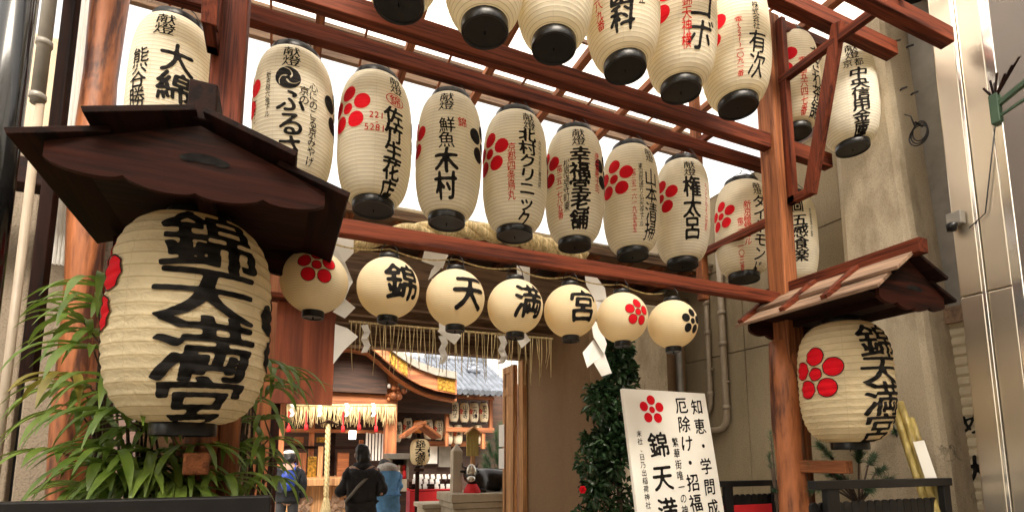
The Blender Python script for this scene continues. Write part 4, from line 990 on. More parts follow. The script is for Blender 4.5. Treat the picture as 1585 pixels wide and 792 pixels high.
while x < x1:
    mb.prism([(x, 0.3), (x+0.058, 0.3), (x+0.058, zt3-0.13)]+[(x+0.029+0.029*math.cos(t), zt3-0.13+0.022*math.sin(t)) for t in np.linspace(0, math.pi, 7)[1:-1]]+[(x, zt3-0.13)], lambda u, v, w: (u, w, v), Yf+0.055, Yf+0.07); x += 0.06
mb.build('slats', M['blackpaint'], pf_)
zr_ = at(1160, 781, Y=Yf).z
MB().box(x0, x1, Yf+0.035, Yf+0.05, 0.2, zr_).build('red_cloth', M['redcloth'], pf_)

def strip_leaf(mb, p, d, L, wid, droop, rnd, nseg=6, fold=0.25):
    d = Vector(d).normalized(); side = d.cross(Vector((0, 0, 1)))
    if side.length < 0.1: side = Vector((1, 0, 0))
    side.normalize(); pts = []; q = Vector(p); dd = d.copy()
    for i in range(nseg+1):
        pts.append(q.copy()); q = q+dd*(L/nseg); dd = (dd+Vector((0, 0, -droop/nseg*(0.5+1.2*i/nseg)))).normalized()
    vs_ = []
    for i, c in enumerate(pts):
        f = i/nseg; w_ = wid*(0.45+0.55*min(1, f*4))*(1 if f < 0.72 else max(0.12, 1-(f-0.72)/0.28*0.9))
        up = side.cross(d).normalized()
        vs_ += [c-side*w_/2+up*w_*fold, c, c+side*w_/2+up*w_*fold]
    fs = []
    for i in range(nseg): a = i*3; fs += [(a, a+1, a+4, a+3), (a+1, a+2, a+5, a+4)]
    mb.add(vs_, fs)
def palm(label, base, fans, seed, reach=1.0, yellow=()):
    """fans: (point where the leaflets spread, direction) placed round the stems"""
    rnd = random.Random(seed); base = Vector(base); t = thing('palm_plant', label, 'palm', base, 0, 'lady palms in the left planter')
    st = MB(); lf = MB(); ly = MB()
    for i, e in enumerate(fans):
        e = Vector(e); root = base+Vector((rnd.uniform(-.12, .12), rnd.uniform(-.05, .08), 0)); hgt = max(0.1, (e.z-base.z))
        knee = root+Vector(((e.x-root.x)*0.25, (e.y-root.y)*0.25, hgt*0.8))
        st.tube([root, root.lerp(knee, .5)+Vector((.01, 0, 0)), knee, e], [0.009, 0.008, 0.005, 0.003], 6)
        d = Vector((e.x-root.x, e.y-root.y-0.12, 0))
        if d.length < .03: d = Vector((rnd.uniform(-1, 1), -1, 0))
        d.normalize(); d = (d+Vector((rnd.uniform(-.35, .35), rnd.uniform(-.5, .1), rnd.uniform(.1, .5)))).normalized()
        n = rnd.randint(6, 8); side = d.cross(Vector((0, 0, 1))).normalized(); tgt = ly if i in yellow else lf
        for j in range(n):
            f = (j/(n-1)-0.5)*rnd.uniform(2.2, 3.0); dd = d*math.cos(f)+side*math.sin(f)+Vector((0, 0, rnd.uniform(-.1, .15)))
            strip_leaf(tgt, e, dd, rnd.uniform(0.26, 0.44)*(1-0.15*abs(f))*reach, rnd.uniform(0.026, 0.042)*reach, rnd.uniform(1.2, 2.6), rnd, 8)
    st.build('stem', M['bark'], t, smooth=True); lf.build('foliage', M['palm'], t, smooth=True, fixn=False)
    if ly.v: ly.build('yellow_leaf', M['palm_yellow'], t, smooth=True, fixn=False)
zb = zt-0.08
def fp(lst, Y): return [at(x, y, Y=Y+0.05*((i*5) % 7-3)) for i, (x, y) in enumerate(lst)]
palm('broad lady palm behind the lower left side of the large left lantern', (at(235, 800, Y=2.8).x, 2.8, zb),
     fp([(215, 640), (190, 690), (240, 700), (180, 640), (255, 660), (210, 720), (250, 735), (160, 720), (225, 750), (270, 720), (280, 760), (140, 755), (190, 755), (300, 690), (260, 600), (200, 610), (335, 745), (170, 590), (230, 670), (245, 715), (265, 745), (175, 700), (205, 745), (290, 735), (225, 730), (275, 700)], 2.72), 3, 0.95)
palm('tall thin lady palm with yellowing leaves in front of the peeled log at left', (at(165, 800, Y=3.05).x, 3.05, zb),
     fp([(110, 585), (130, 500), (150, 470), (145, 540), (165, 520), (125, 640), (95, 700), (160, 445), (140, 600), (170, 480)], 3.0), 8, 1.0, (0,))
palm('lady palm at the right of the left post before the notice board', (at(385, 800, Y=3.1).x, 3.1, zb),
     fp([(400, 560), (425, 600), (385, 620), (410, 650), (380, 690), (405, 720), (365, 740), (350, 690), (430, 570), (395, 590), (415, 680), (375, 655), (395, 700), (420, 740)], 3.05), 21, 0.85)

def leaf_blob(name, label, cat, centres, n, size, mat, seed, base, trunk=None, flower=None):
    rnd = random.Random(seed); t = thing(name, label, cat, base); mb = MB()
    for _ in range(n):
        c, r = centres[rnd.randrange(len(centres))] if not isinstance(centres[0], float) else centres
        v = Vector((rnd.gauss(0, 1), rnd.gauss(0, 1), rnd.gauss(0, 1))).normalized()*(rnd.random()**0.4)
        p = Vector(c)+Vector((v.x*r[0], v.y*r[1], v.z*r[2]))
        d = (v+Vector((rnd.uniform(-.8, .8), rnd.uniform(-.8, .8), rnd.uniform(-.8, .5)))).normalized(); s = size*rnd.uniform(.6, 1.25)
        a = d.cross(Vector((rnd.uniform(-1, 1), rnd.uniform(-1, 1), 1))).normalized(); u = a.cross(d)*0.18*s
        mb.add([p, p+d*s*.3+a*s*.24+u, p+d*s*.7+a*s*.2+u, p+d*s-u*.6, p+d*s*.7-a*s*.2+u, p+d*s*.3-a*s*.24+u, p+d*s*.5-u*.2], [(0, 1, 6), (1, 2, 6), (2, 3, 6), (3, 4, 6), (4, 5, 6), (5, 0, 6)])
    mb.build('foliage', mat, t, fixn=False, smooth=True)
    if trunk: trunk.build('trunk', M['bark'], t, smooth=True)
    if flower: flower.build('flower', M['crest_red'], t, smooth=True)
    return t
Yc = 4.15; cts = []
rr = random.Random(4)
for py, half in ((520, 12), (545, 20), (575, 28), (605, 30), (635, 34), (665, 40), (695, 42), (725, 45), (755, 48), (790, 50), (830, 50)):
    for k in range(5):
        px = 958-half*0.35+rr.uniform(-1, 1)*half; px = 945+(px-945)*0.82; a = at(px, py+rr.uniform(-12, 12), Y=Yc+rr.uniform(-.2, .2)); cts.append((a, (0.10, 0.10, 0.09)))
b0 = at(955, 770, Y=Yc); b0.z = 0
tr_ = MB().tube([b0, b0+Vector((0.02, 0, .8)), b0+Vector((0.05, 0.02, 1.6)), b0+Vector((0.1, 0, 2.2))], [0.035, 0.03, 0.022, 0.01], 8)
f = at(901, 757, Y=Yc-0.2); fl = MB()
for k in range(6): fl.ball(f+Vector((0.02*math.cos(k*1.05), -0.01, 0.02*math.sin(k*1.05))), 0.015, 8, 6)
leaf_blob('camellia_shrub', 'tall dark glossy camellia shrub with one red flower left of the sign board', 'shrub', cts, 4600, 0.075, M['camellia'], 7, b0, tr_, fl)

# bamboo and pine decoration in the right planter
Yk = 2.28
kd = thing('new_year_bamboo', 'slanting cut bamboo poles with a paper tag behind the black planter fence', 'bamboo decoration', (at(1410, 760, Y=Yk).x, Yk, 0))
a0 = at(1448, 790, Y=Yk-0.1); b0_ = at(1392, 622, Y=Yk+0.1); dv = (b0_-a0).normalized()
for k, (o_, r, l) in enumerate(((Vector((0, 0, 0)), 0.026, 0.0), (Vector((0.042, -0.015, 0)), 0.022, -0.12), (Vector((-0.03, 0.03, 0)), 0.022, -0.05))):
    lo = a0+o_-dv*0.75; hi = b0_+o_+dv*l; n = 9
    pts = [lo.lerp(hi, i/n) for i in range(n+1)]; pp = []; rr_ = []
    for i, q in enumerate(pts):
        if 0 < i < n: pp += [q-dv*0.008, q, q+dv*0.008]; rr_ += [r, r*1.12, r]
        else: pp.append(q); rr_.append(r)
    MB().tube(pp, rr_, 14).build('bamboo_pole', M['bamboo'], kd, smooth=True)
q0, q1 = a0.lerp(b0_, 0.24)+Vector((0.0, -0.036, 0)), a0.lerp(b0_, 0.62)+Vector((0.0, -0.036, 0))
MB().bar(q0+Vector((-.03, -.02, 0)), q1+Vector((-.03, -.02, 0)), 0.062, 0.003, (0.8, 0.6, 0)).build('paper_tag', M['board_white'], kd)
def needles(mb, p, d, n, L, rnd, r=0.0022):
    for _ in range(n):
        v = (Vector(d)*1.2+Vector((rnd.gauss(0, .6), rnd.gauss(0, .6), rnd.gauss(0, .6)))).normalized(); e = Vector(p)+v*L*rnd.uniform(.6, 1.1)
        s = v.cross(Vector((rnd.uniform(-1, 1), rnd.uniform(-1, 1), rnd.uniform(-1, 1)))).normalized()*r
        mb.add([p-s, p+s, e], [(0, 1, 2)])
rnd = random.Random(11)
def pine_bush(label, base, pts, L, n, name='pine_sprig'):
    t = thing(name, label, 'pine', base); nd = MB(); st = MB(); base = Vector(base)
    for q in pts:
        q = Vector(q); m_ = base.lerp(q, .6)+Vector((0, 0, .05)); st.tube([base, m_, q], [0.008, 0.006, 0.003], 6)
        for k in range(7):
            p = m_.lerp(q, 0.2+k*0.14) if k < 6 else q
            needles(nd, p, (q-m_).normalized(), n, L, rnd)
    nd.build('needles', M['pine'], t, fixn=False); st.build('branch', M['bark'], t, smooth=True)
bp_ = at(1330, 780, Y=2.5)
pine_bush('dark green pine sprigs in the planter under the right large lantern', bp_, [at(x, y, Y=2.45+0.03*((i*7) % 9)) for i, (x, y) in enumerate(((1270, 690), (1290, 735), (1262, 720), (1310, 745), (1340, 755), (1352, 705), (1368, 725), (1356, 748), (1376, 742), (1330, 700), (1285, 760), (1262, 755)))], 0.085, 46)
pine_bush('small pine twig tucked behind the paper tag of the bamboo', at(1392, 690, Y=2.6), [at(1378, 655, Y=2.58), at(1398, 652, Y=2.6), at(1385, 668, Y=2.56)], 0.07, 14)
pine_bush('thin green twig growing beside the right gate post at the bottom', at(1205, 800, Y=2.6), [at(1193, 672, Y=2.6), at(1190, 705, Y=2.62), at(1200, 760, Y=2.6)], 0.05, 12)

# ------------------------------------------------------------------ courtyard behind the passage
YH = 10.6
def q(px, py, Y): return at(px, py, Y=Y)
def pbox(name, mat, parent, x0, y0, x1, y1, Y, depth, bevel=0.0):
    a, b = at(x0, y1, Y=Y), at(x1, y0, Y=Y)
    xm0 = at(x0, (y0+y1)/2, Y=Y).x; xm1 = at(x1, (y0+y1)/2, Y=Y).x
    ym = at((x0+x1)/2, y0, Y=Y).z; yn = at((x0+x1)/2, y1, Y=Y).z
    return MB().box(xm0, xm1, Y, Y+depth, yn, ym).build(name, M[mat] if isinstance(mat, str) else mat, parent, bevel=bevel)
hall = thing('shrine_hall', 'shrine main hall with orange timbers and a curved gilded gable beyond the passage', 'shrine hall', (1.2, YH, 0))
pbox('pillar', 'hallZ', hall, 596, 560, 614, 800, YH, 0.22, 0.01)
pbox('pillar', 'hallZ', hall, 425, 560, 440, 800, YH, 0.22, 0.01)
pbox('porch_beam', 'hallX', hall, 446, 607, 612, 626, YH-0.06, 0.3, 0.015)
pbox('upper_beam', 'hallX', hall, 540, 583, 612, 597, YH+0.1, 0.2, 0.01)
# karahafu gable: an undulating board, gilt fittings on it and the thick roof edge above
cen = 540
half = [(0, 508), (30, 514), (50, 530), (62, 541), (76, 553), (92, 564), (110, 574), (135, 583), (167, 589)]
def curve(off): return [(cen-x, y+off) for x, y in reversed(half[1:])]+[(cen+x, y+off) for x, y in half]
def ribbon(name, mat, o0, o1, Y, d):
    up = [q(x, y, Y) for x, y in curve(o0)]; lo = [q(x, y, Y) for x, y in curve(o1)]; n = len(up); D = Vector((0, d, 0))
    vs_ = up+lo+[p+D for p in up]+[p+D for p in lo]; fs = []
    for i in range(n-1): fs += [(i, i+1, n+i+1, n+i), (2*n+i, 3*n+i, 3*n+i+1, 2*n+i+1), (i, 2*n+i, 2*n+i+1, i+1), (n+i, n+i+1, 3*n+i+1, 3*n+i)]
    fs += [(0, n, 3*n, 2*n), (n-1, 3*n-1, 4*n-1, 2*n-1)]
    return MB().add(vs_, fs).build(name, M[mat], hall)
ribbon('roof_edge', 'greymetal', -14, -3, YH-0.9, 3.0)
ribbon('bargeboard', 'hallX', -2, 21, YH-0.8, 0.12)
ribbon('inner_arch', 'darkX', 21.5, 27, YH-0.7, 0.3)
ribbon('inner_arch', 'hallX', 27.5, 32, YH-0.55, 0.3)
mb = MB()
for k in range(len(half)-1):
    for s in (-1, 1):
        a, b = half[k], half[k+1]
        if k not in (3, 4, 7): continue
        pa = q(cen+s*(a[0]*0.92+b[0]*0.08), a[1]-1, YH-0.815); pb = q(cen+s*(a[0]*0.08+b[0]*0.92), b[1]-1, YH-0.815); pc = q(cen+s*(a[0]*0.08+b[0]*0.92), b[1]+19, YH-0.815); pd = q(cen+s*(a[0]*0.92+b[0]*0.08), a[1]+19, YH-0.815)
        mb.add([pa, pb, pc, pd]+[p+Vector((0, 0.012, 0)) for p in (pa, pb, pc, pd)], [(0, 1, 2, 3), (7, 6, 5, 4), (0, 4, 5, 1), (1, 5, 6, 2), (2, 6, 7, 3), (3, 7, 4, 0)])
o = mb.build('gilt_fitting', M['gold'], hall); o['kind'] = 'stuff'
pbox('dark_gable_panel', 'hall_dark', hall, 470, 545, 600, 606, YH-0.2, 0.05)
for (px, py, r) in ((598, 600, 0.09), (586, 598, 0.06), (612, 604, 0.09), (612, 617, 0.13), (620, 609, 0.09), (604, 614, 0.1), (626, 604, 0.06), (528, 596, 0.1), (533, 580, 0.07), (524, 586, 0.08)):
    p = q(px, py, YH-0.12); m_ = MB()
    rr = random.Random(px)
    for k in range(5): m_.ball(p+Vector((rr.uniform(-1, 1)*r*.7, rr.uniform(-.5, .5)*r, rr.uniform(-1, 1)*r*.7)), r*rr.uniform(.3, .6), 8, 6)
    m_.build('carving', M['white' if py < 601 and px > 580 and px < 600 else ('gold' if px < 540 else 'hallX')], hall, smooth=True)
# inside of the hall
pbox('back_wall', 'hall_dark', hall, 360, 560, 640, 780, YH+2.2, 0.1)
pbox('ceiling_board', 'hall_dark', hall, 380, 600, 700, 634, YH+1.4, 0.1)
pbox('floor_ledge', 'tanwood', hall, 436, 740, 600, 751, YH-0.25, 2.4, 0.01)
pbox('front_panel', 'tanwood', hall, 436, 751.5, 600, 830, YH+0.02, 0.1)
pbox('inner_post', 'hallZ', hall, 478, 640, 486, 740, YH+1.0, 0.12)
pbox('inner_post', 'darkZ', hall, 512, 640, 519, 740, YH+1.3, 0.12)
pbox('inner_rail', 'hallX', hall, 440, 664, 600, 669, YH+0.9, 0.1)
pbox('inner_rail', 'darkX', hall, 440, 690, 600, 694, YH+0.95, 0.1)
for i, x in enumerate(range(566, 596, 5)): pbox('white_strip', 'white', hall, x, 669+(i % 3), x+3, 712, YH+0.7, 0.01)
M['lampglow'] = newmat('paper_lamp')[0]
bs = M['lampglow'].node_tree.nodes['Principled BSDF']; bs.inputs['Emission Color'].default_value = (1, 0.95, 0.85, 1); bs.inputs['Emission Strength'].default_value = 1.6; bs.inputs['Base Color'].default_value = (.8, .8, .75, 1)
pbox('paper_lamp', 'lampglow', hall, 541, 666, 551, 679, YH+0.8, 0.1)
rr = random.Random(9)
for (x0, y0, x1, y1, mat) in ((462, 700, 474, 738, 'hallZ'), (476, 706, 490, 739, 'gold'), (492, 690, 500, 739, 'tanwood'), (522, 700, 540, 738, 'hallX'), (448, 712, 458, 739, 'darkX'), (556, 680, 562, 738, 'cedarZ'), (490, 676, 505, 684, 'gold'), (455, 676, 470, 686, 'cedarX')):
    pbox('altar_furniture', mat, hall, x0, y0, x1, y1, YH+0.6+rr.random()*0.5, 0.15, 0.01)
for (cx_, cy_) in ((467, 777), (519, 783), (571, 783)):
    for k in range(6):
        a_ = math.pi/2+k*2*math.pi/5; r_ = 11.5 if k < 5 else 0
        p = q(cx_+r_*math.cos(a_), cy_-r_*math.sin(a_), YH+0.0); rad = 0.075 if k < 5 else 0.055
        m_ = MB(); n = 18
        m_.v = [(p.x+rad*math.cos(t), p.y+d, p.z+rad*math.sin(t)) for d in (-0.01, 0.02) for t in np.linspace(0, 2*math.pi, n, endpoint=False)]
        m_.f = [tuple(range(n)), tuple(range(2*n-1, n-1, -1))]+[(i, (i+1) % n, n+(i+1) % n, n+i) for i in range(n)]
        m_.build('plum_disc', M['oldwood'], hall)
straw_fringe('hall_straw_fringe', 'dense row of pale straws along the porch beam of the main hall', at(444, 627, Y=YH-0.15), at(613, 627, Y=YH-0.15), 120, 0.26, 0.42, 0.07, 0.011)
for px, lab in ((452, 'small white paper zigzag on the hall straw fringe, leftmost'), (495, 'small white paper zigzag on the hall straw fringe, second from the left'), (537, 'small white paper zigzag on the hall straw fringe, right of the bell rope'), (578, 'small white paper zigzag on the hall straw fringe, rightmost')):
    shide(lab, zig(px, 624, 8, 20, YH-0.25), YH-0.3, 'paper zigzags on the hall fringe', org=(0, 0), sc=1.0)
rope = thing('bell_rope', 'thick straw bell rope with a flared tassel hanging in front of the hall', 'bell rope', q(506, 790, YH-0.6))
top, bot = q(508, 655, YH-0.6), q(505, 768, YH-0.6)
for s in range(3):
    pts = []
    for i in range(60):
        c = top.lerp(bot, i/59); t = i*0.5+s*2.094; pts.append(c+Vector((math.cos(t), math.sin(t), 0))*0.022)
    MB().tube(pts, 0.026, 7).build('strand', M['straw'], rope, smooth=True)
MB().lathe([(0.03, 0.02), (0.05, -0.05), (0.08, -0.2), (0.11, -0.36), (0.0, -0.36)], 18, bot).build('tassel', M['straw'], rope, smooth=True)
hoodp = q(508, 655, YH-0.6)
MB().bar(hoodp+Vector((-0.16, 0, -0.02)), hoodp+Vector((0, 0, 0.05)), 0.2, 0.02).bar(hoodp+Vector((0.16, 0, -0.02)), hoodp+Vector((0, 0, 0.05)), 0.2, 0.02).build('small_hood', M['darkX'], rope)
for i, px in enumerate((447, 474, 531, 556, 582)):
    a, b = q(px, 636, YH-0.2), q(px, 668-3*(i % 2), YH-0.2)
    tag(MB().tube([a, a.lerp(b, .7), a.lerp(b, .72), b], [0.012, 0.012, 0.03, 0.04], 8).build('red_tassel', M['redcloth'], smooth=True), 'red tassel hanging under the straw fringe of the hall, ' + ('far left', 'left of the bell rope', 'right of the bell rope', 'above the black coat', 'nearest the orange pillar')[i], 'tassel', 'red tassels of the hall')

# buildings round the court
off = thing('shrine_office', 'dark timber shrine office with hung rows of small lanterns right of the hall', 'shrine office', (4, 12.5, 0))
YO = 12.6
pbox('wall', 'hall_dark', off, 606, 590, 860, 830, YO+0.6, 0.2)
pbox('window', 'white', off, 661, 690, 677, 717, YO+0.4, 0.05); pbox('window', 'greymetal', off, 679, 690, 698, 722, YO+0.4, 0.05)
pbox('window_frame', 'darkX', off, 655, 685, 702, 690, YO+0.35, 0.06); pbox('window_frame', 'hallX', off, 614, 682, 756, 690, YO+0.3, 0.1)
pbox('shelf_rail', 'hallX', off, 690, 612, 765, 617, YO-0.5, 0.12); pbox('shelf_rail', 'hallX', off, 690, 661, 765, 668, YO-0.5, 0.12)
pbox('frame_post', 'hallZ', off, 690, 612, 695, 690, YO-0.45, 0.1); pbox('frame_post', 'hallZ', off, 758, 600, 763, 668, YO-0.45, 0.1); pbox('frame_post', 'hallZ', off, 746, 668, 751, 694, YO-0.45, 0.1)
pbox('eave_beam', 'darkX', off, 640, 598, 790, 607, YO-0.8, 0.3)
for px, py in ((700, 610), (724, 612), (743, 611), (762, 610)):
    MB().ball(q(px, py, YO-0.85), 0.03, 10, 8).build('lamp_bulb', M['white'], off, smooth=True)
# tiled roof: pan slope with round cover tiles
e0, e1 = q(652, 604, YO-1.3), q(800, 604, YO-1.3); zr = q(740, 561, YO+0.6).z
mb = MB(); mb.add([e0, e1, Vector((e1.x, YO+0.8, zr)), Vector((e0.x, YO+0.8, zr))], [(0, 1, 2, 3)])
nt = 17
for k in range(nt):
    x = e0.x+(e1.x-e0.x)*(k+.5)/nt
    a = Vector((x, e0.y-0.03, e0.z+0.02)); b = Vector((x, YO+0.8, zr+0.02)); mb.tube([a.lerp(b, i/8) for i in range(9)], [0.07, 0.075]*4+[0.07], 10)
mb.build('tile_roof', M['tile'], off, smooth=False)
MB().tube([(e0.x+0.6, YO+0.8, zr+0.08), (e1.x, YO+0.8, zr+0.08)], 0.13, 12).build('roof_ridge', M['tile'], off, smooth=True)
oni = q(733, 572, YO-0.2); mo = MB()
for k in range(7): mo.ball(oni+Vector((0.13*math.cos(k*math.pi/6), 0, 0.15*math.sin(k*math.pi/6))), 0.07, 8, 6)
mo.ball(oni, 0.12, 10, 8).build('ridge_end_tile', M['tile'], off, smooth=True)
wb = thing('far_building', 'pale bright building wall rising behind the hall and the tiled roof', 'building', (4, 17, 0))
MB().box(1.5, 14, 17, 17.3, 0, 7).build('wall', plain('pale_far_wall', (0.36, 0.37, 0.38), 0.7), wb)
for k in range(4): MB().box(2.2+k*2.4, 3.6+k*2.4, 16.96, 16.995, 3.2, 4.6).build('window', M['greymetal'], wb)
MB().box(-6, 1.4, 14.5, 15, 0, 5.5).build('rear_wall', M['hall_dark'], hall)
def mks(txt):
    def f(m, H, R): m.column(txt, 12, H*0.36, 0.11, 0.105, N=26, bold=0.8); m.put(P(plum), -50, 0.02, 0.07, 0.07, red)
    return f
i = 0
rows = [(703, 637, YO-0.5, '佐竹生'), (719, 638, YO-0.5, '山本寺'), (734, 638, YO-0.5, '一乃傳'), (749, 638, YO-0.5, '京大丸'),
        (615, 668, YO-0.1, '献燈'), (631, 662, YO-0.1, '錦市'), (663, 664, YO-0.1, '松本'), (679, 665, YO-0.1, '田中'), (694, 672, YO-0.25, '西村'), (709, 672, YO-0.25, '三木'), (740, 672, YO-0.25, '高田')]
names = ['first from the left in the framed upper rack', 'second in the framed upper rack', 'third in the framed upper rack', 'last at right in the framed upper rack',
         'leftmost of the lower row by the orange pillar', 'second of the lower row by the orange pillar', 'lower row, just right of the small lantern roof', 'lower row, under the left end of the framed rack', 'lower row, under the first framed lantern', 'lower row, under the second framed lantern', 'lower row, under the last framed lantern']
for (px, py, Y, txt), nm in zip(rows, names):
    p = q(px, py, Y); lantern('small_lantern', 'tall', 'small white lantern, ' + nm, 'lantern', p, 0.11, 0.46, face_cam(p), mks(txt), 'small white lanterns on the office', n=28, mat=M['paper_small'], hang=0.33)
p = q(647, 660, YO-0.15); lantern('small_lantern', 'tall', 'small orange lantern in the lower row above the little courtyard lantern', 'lantern', p, 0.11, 0.3, 0, uk1, None, n=28, mat=paper('washi_orange', (0.75, 0.3, 0.08), (1, 0.6, 0.3), 18), hang=0.3)

# courtyard lantern on a post with its roof
YC = 9.3
p = q(650, 699, YC); a, b = q(650, 679, YC), q(650, 719, YC)
def mkc(m, H, R): m.column('錦天満宮', 2, H*0.46, 0.17, 0.115, N=40, bold=0.9, gap=0.95); m.put(P(plum, 40), 80, 0, 0.1, 0.1, blk)
lantern('court_lantern', 'big', 'small barrel lantern with black characters on a post in the courtyard', 'lantern', p, 0.17, a.z-b.z, face_cam(p), mkc, None, n=40)
st = thing('lantern_stand', 'wooden post with a small gabled roof that shelters the courtyard lantern', 'stand', (p.x, YC, 0))
MB().box(p.x-0.03, p.x+0.03, YC+0.12, YC+0.18, 0, b.z+0.55).build('post', M['darkZ'], st)
MB().box(p.x-0.05, p.x+0.05, YC-0.1, YC+0.2, b.z-0.11, b.z-0.06).build('shelf', M['darkX'], st)
ze, zr = q(650, 678, YC).z, q(650, 659, YC).z
for s in (-1, 1):
    m_ = MB(); P0 = (p.x, YC-0.25, zr); P1 = (p.x+s*0.31, YC-0.25, ze)
    m_.add([P0, P1, (P1[0], YC+0.35, ze), (p.x, YC+0.35, zr), (P0[0], P0[1], zr+0.03), (P1[0], P1[1], ze+0.03), (P1[0], YC+0.35, ze+0.03), (p.x, YC+0.35, zr+0.03)], [(0, 1, 2, 3), (7, 6, 5, 4), (0, 4, 5, 1), (1, 5, 6, 2), (2, 6, 7, 3), (3, 7, 4, 0)])
    for k in range(3): yy = YC-0.2+k*0.24; m_.bar((p.x, yy, zr+0.045), (P1[0], yy, ze+0.045), 0.03, 0.025)
    m_.build('roof_slope', M['hallX'], st)
MB().bar((p.x, YC-0.28, zr+0.05), (p.x, YC+0.38, zr+0.05), 0.07, 0.05).build('ridge', M['hallY'], st)

# amulet table, showcase
YT = 9.9
tb = thing('amulet_table', 'long table under a red cloth with a white cloth end in the courtyard', 'table', (q(650, 760, YT).x, YT, 0))
pbox('red_cloth', 'redcloth', tb, 634, 757, 700, 830, YT, 0.7, 0.01); pbox('white_cloth', 'white', tb, 612, 760, 623, 830, YT-0.03, 0.7, 0.005)
pbox('pink_cloth', plain('pink_cloth', (0.7, 0.16, 0.2), 0.8), tb, 623.2, 759, 633.8, 830, YT-0.01, 0.7, 0.005)
rr = random.Random(2); k = 0
posn = ('front row', 'middle row', 'back row')
for rw in range(3):
    for c in range(7):
        px = 640+c*9+rw*1.5; py = 752-rw*7.5
        a = q(px, py, YT+0.05+rw*0.2)
        MBm = MB().bar(a+Vector((-0.04, 0, -0.02)), a+Vector((0.04, 0, -0.02)), 0.03, 0.05).bar(a+Vector((-0.035, 0.02, 0.02)), a+Vector((0.035, 0.02, 0.02)), 0.02, 0.05)
        tag(MBm.build('charm_tray', M['white'] if rr.random() < .7 else M['redcloth' if rr.random() < .5 else 'darkX'], bevel=0.004), 'small charm tray on the red table, ' + posn[rw], 'charm tray', 'charm trays on the red table')
stp = MB()
for rw in range(3): 
    a, b = q(636, 757-rw*7.5, YT+0.05+rw*0.2), q(703, 757-rw*7.5, YT+0.05+rw*0.2); stp.box(a.x, b.x, YT+0.0+rw*0.2, YT+0.22+rw*0.2, q(650, 757, YT).z-0.02, a.z-0.035)
stp.build('step_rack', M['darkX'], tb)
YW = 9.4
sc2 = thing('charm_showcase', 'grey roofed showcase box holding small red and orange dolls', 'showcase', (q(618, 760, YW).x, YW, 0))
pbox('roof', 'greymetal', sc2, 601, 701, 636, 710, YW-0.1, 0.5, 0.01); pbox('base', 'stone', sc2, 607, 741, 630, 760, YW, 0.4, 0.01); pbox('back', 'hall_dark', sc2, 606, 710, 632, 741, YW+0.3, 0.05)
pbox('side', 'greymetal', sc2, 604, 710, 607, 741, YW, 0.3); pbox('side', 'greymetal', sc2, 630, 710, 633, 741, YW, 0.3); pbox('stand', 'hall_dark', sc2, 608, 760, 628, 830, YW+0.05, 0.3)
for i, (px, col) in enumerate(((612, 'redcloth'), (617, 'white'), (620, 'cedarX'), (625, 'redcloth'))):
    a = q(px, 740, YW+0.1); m_ = MB().lathe([(0.06, 0), (0.055, 0.06), (0.035, 0.14), (0.02, 0.17)], 12, a, cap=True).ball(a+Vector((0, 0, 0.2)), 0.04, 10, 8)
    tag(m_.build('doll', M[col], smooth=True), ('red doll at the left in the showcase', 'white doll in the showcase', 'orange doll in the showcase', 'red doll at the right in the showcase')[i], 'doll', 'dolls in the showcase')

# stone post, votive board, ox on its plinth, pine
YO2 = 7.9
a, b = q(700, 690, YO2), q(718, 690, YO2); zt_ = q(709, 697, YO2).z; zp_ = q(709, 685, YO2).z
w_ = (b.x-a.x)*0.8; xc_ = (a.x+b.x)/2
m_ = MB().add([(xc_-w_/2, YO2, 0), (xc_+w_/2, YO2, 0), (xc_+w_/2, YO2+w_, 0), (xc_-w_/2, YO2+w_, 0), (xc_-w_/2, YO2, zt_), (xc_+w_/2, YO2, zt_), (xc_+w_/2, YO2+w_, zt_), (xc_-w_/2, YO2+w_, zt_), (xc_, YO2+w_/2, zp_)],
              [(0, 3, 2, 1), (0, 1, 5, 4), (1, 2, 6, 5), (2, 3, 7, 6), (3, 0, 4, 7), (4, 5, 8), (5, 6, 8), (6, 7, 8), (7, 4, 8)])
tag(m_.build('stone_post', M['stone'], bevel=0.006), 'pale granite post with a pointed top beside the ox statue', 'post')
vb = thing('votive_board', 'pale wooden board with a pointed roof standing behind the ox statue', 'board', (q(732, 690, YO2+0.4).x, YO2+0.4, 0))
pts = [q(723, 705, YO2+0.4), q(741, 705, YO2+0.4), q(741, 669, YO2+0.4), q(732, 662, YO2+0.4), q(723, 669, YO2+0.4)]
MB().add(pts+[p+Vector((0, 0.04, 0)) for p in pts], [(0, 1, 2, 3, 4), (9, 8, 7, 6, 5)]+[(i, (i+1) % 5, 5+(i+1) % 5, 5+i) for i in range(5)]).build('board', M['bamboo'], vb)
MB().bar(q(720, 671, YO2+0.36), q(732, 660.5, YO2+0.36), 0.12, 0.02).bar(q(732, 660.5, YO2+0.36), q(744, 671, YO2+0.36), 0.12, 0.02).build('cap', M['tanwood'], vb)
c_ = q(732, 705, YO2+0.43); MB().box(c_.x-0.03, c_.x+0.03, YO2+0.41, YO2+0.46, 0, c_.z+0.1).build('leg', M['tanwood'], vb)
YP = 7.55
pl = thing('stone_plinth', 'granite block plinth with a slab top that carries the ox statue', 'plinth', (q(740, 770, YP).x, YP, 0))
pbox('slab', 'stone', pl, 699, 763, 792, 776, YP, 0.8, 0.01); pbox('block', 'stone', pl, 703, 786, 789, 830, YP+0.06, 0.7, 0.01); pbox('course', 'stone', pl, 701, 776.5, 791, 785.5, YP+0.03, 0.74, 0.008)
bn = thing('stone_bench', 'low grey stone ledge in front of the red cloth table', 'ledge', (q(675, 785, 8.3).x, 8.3, 0))
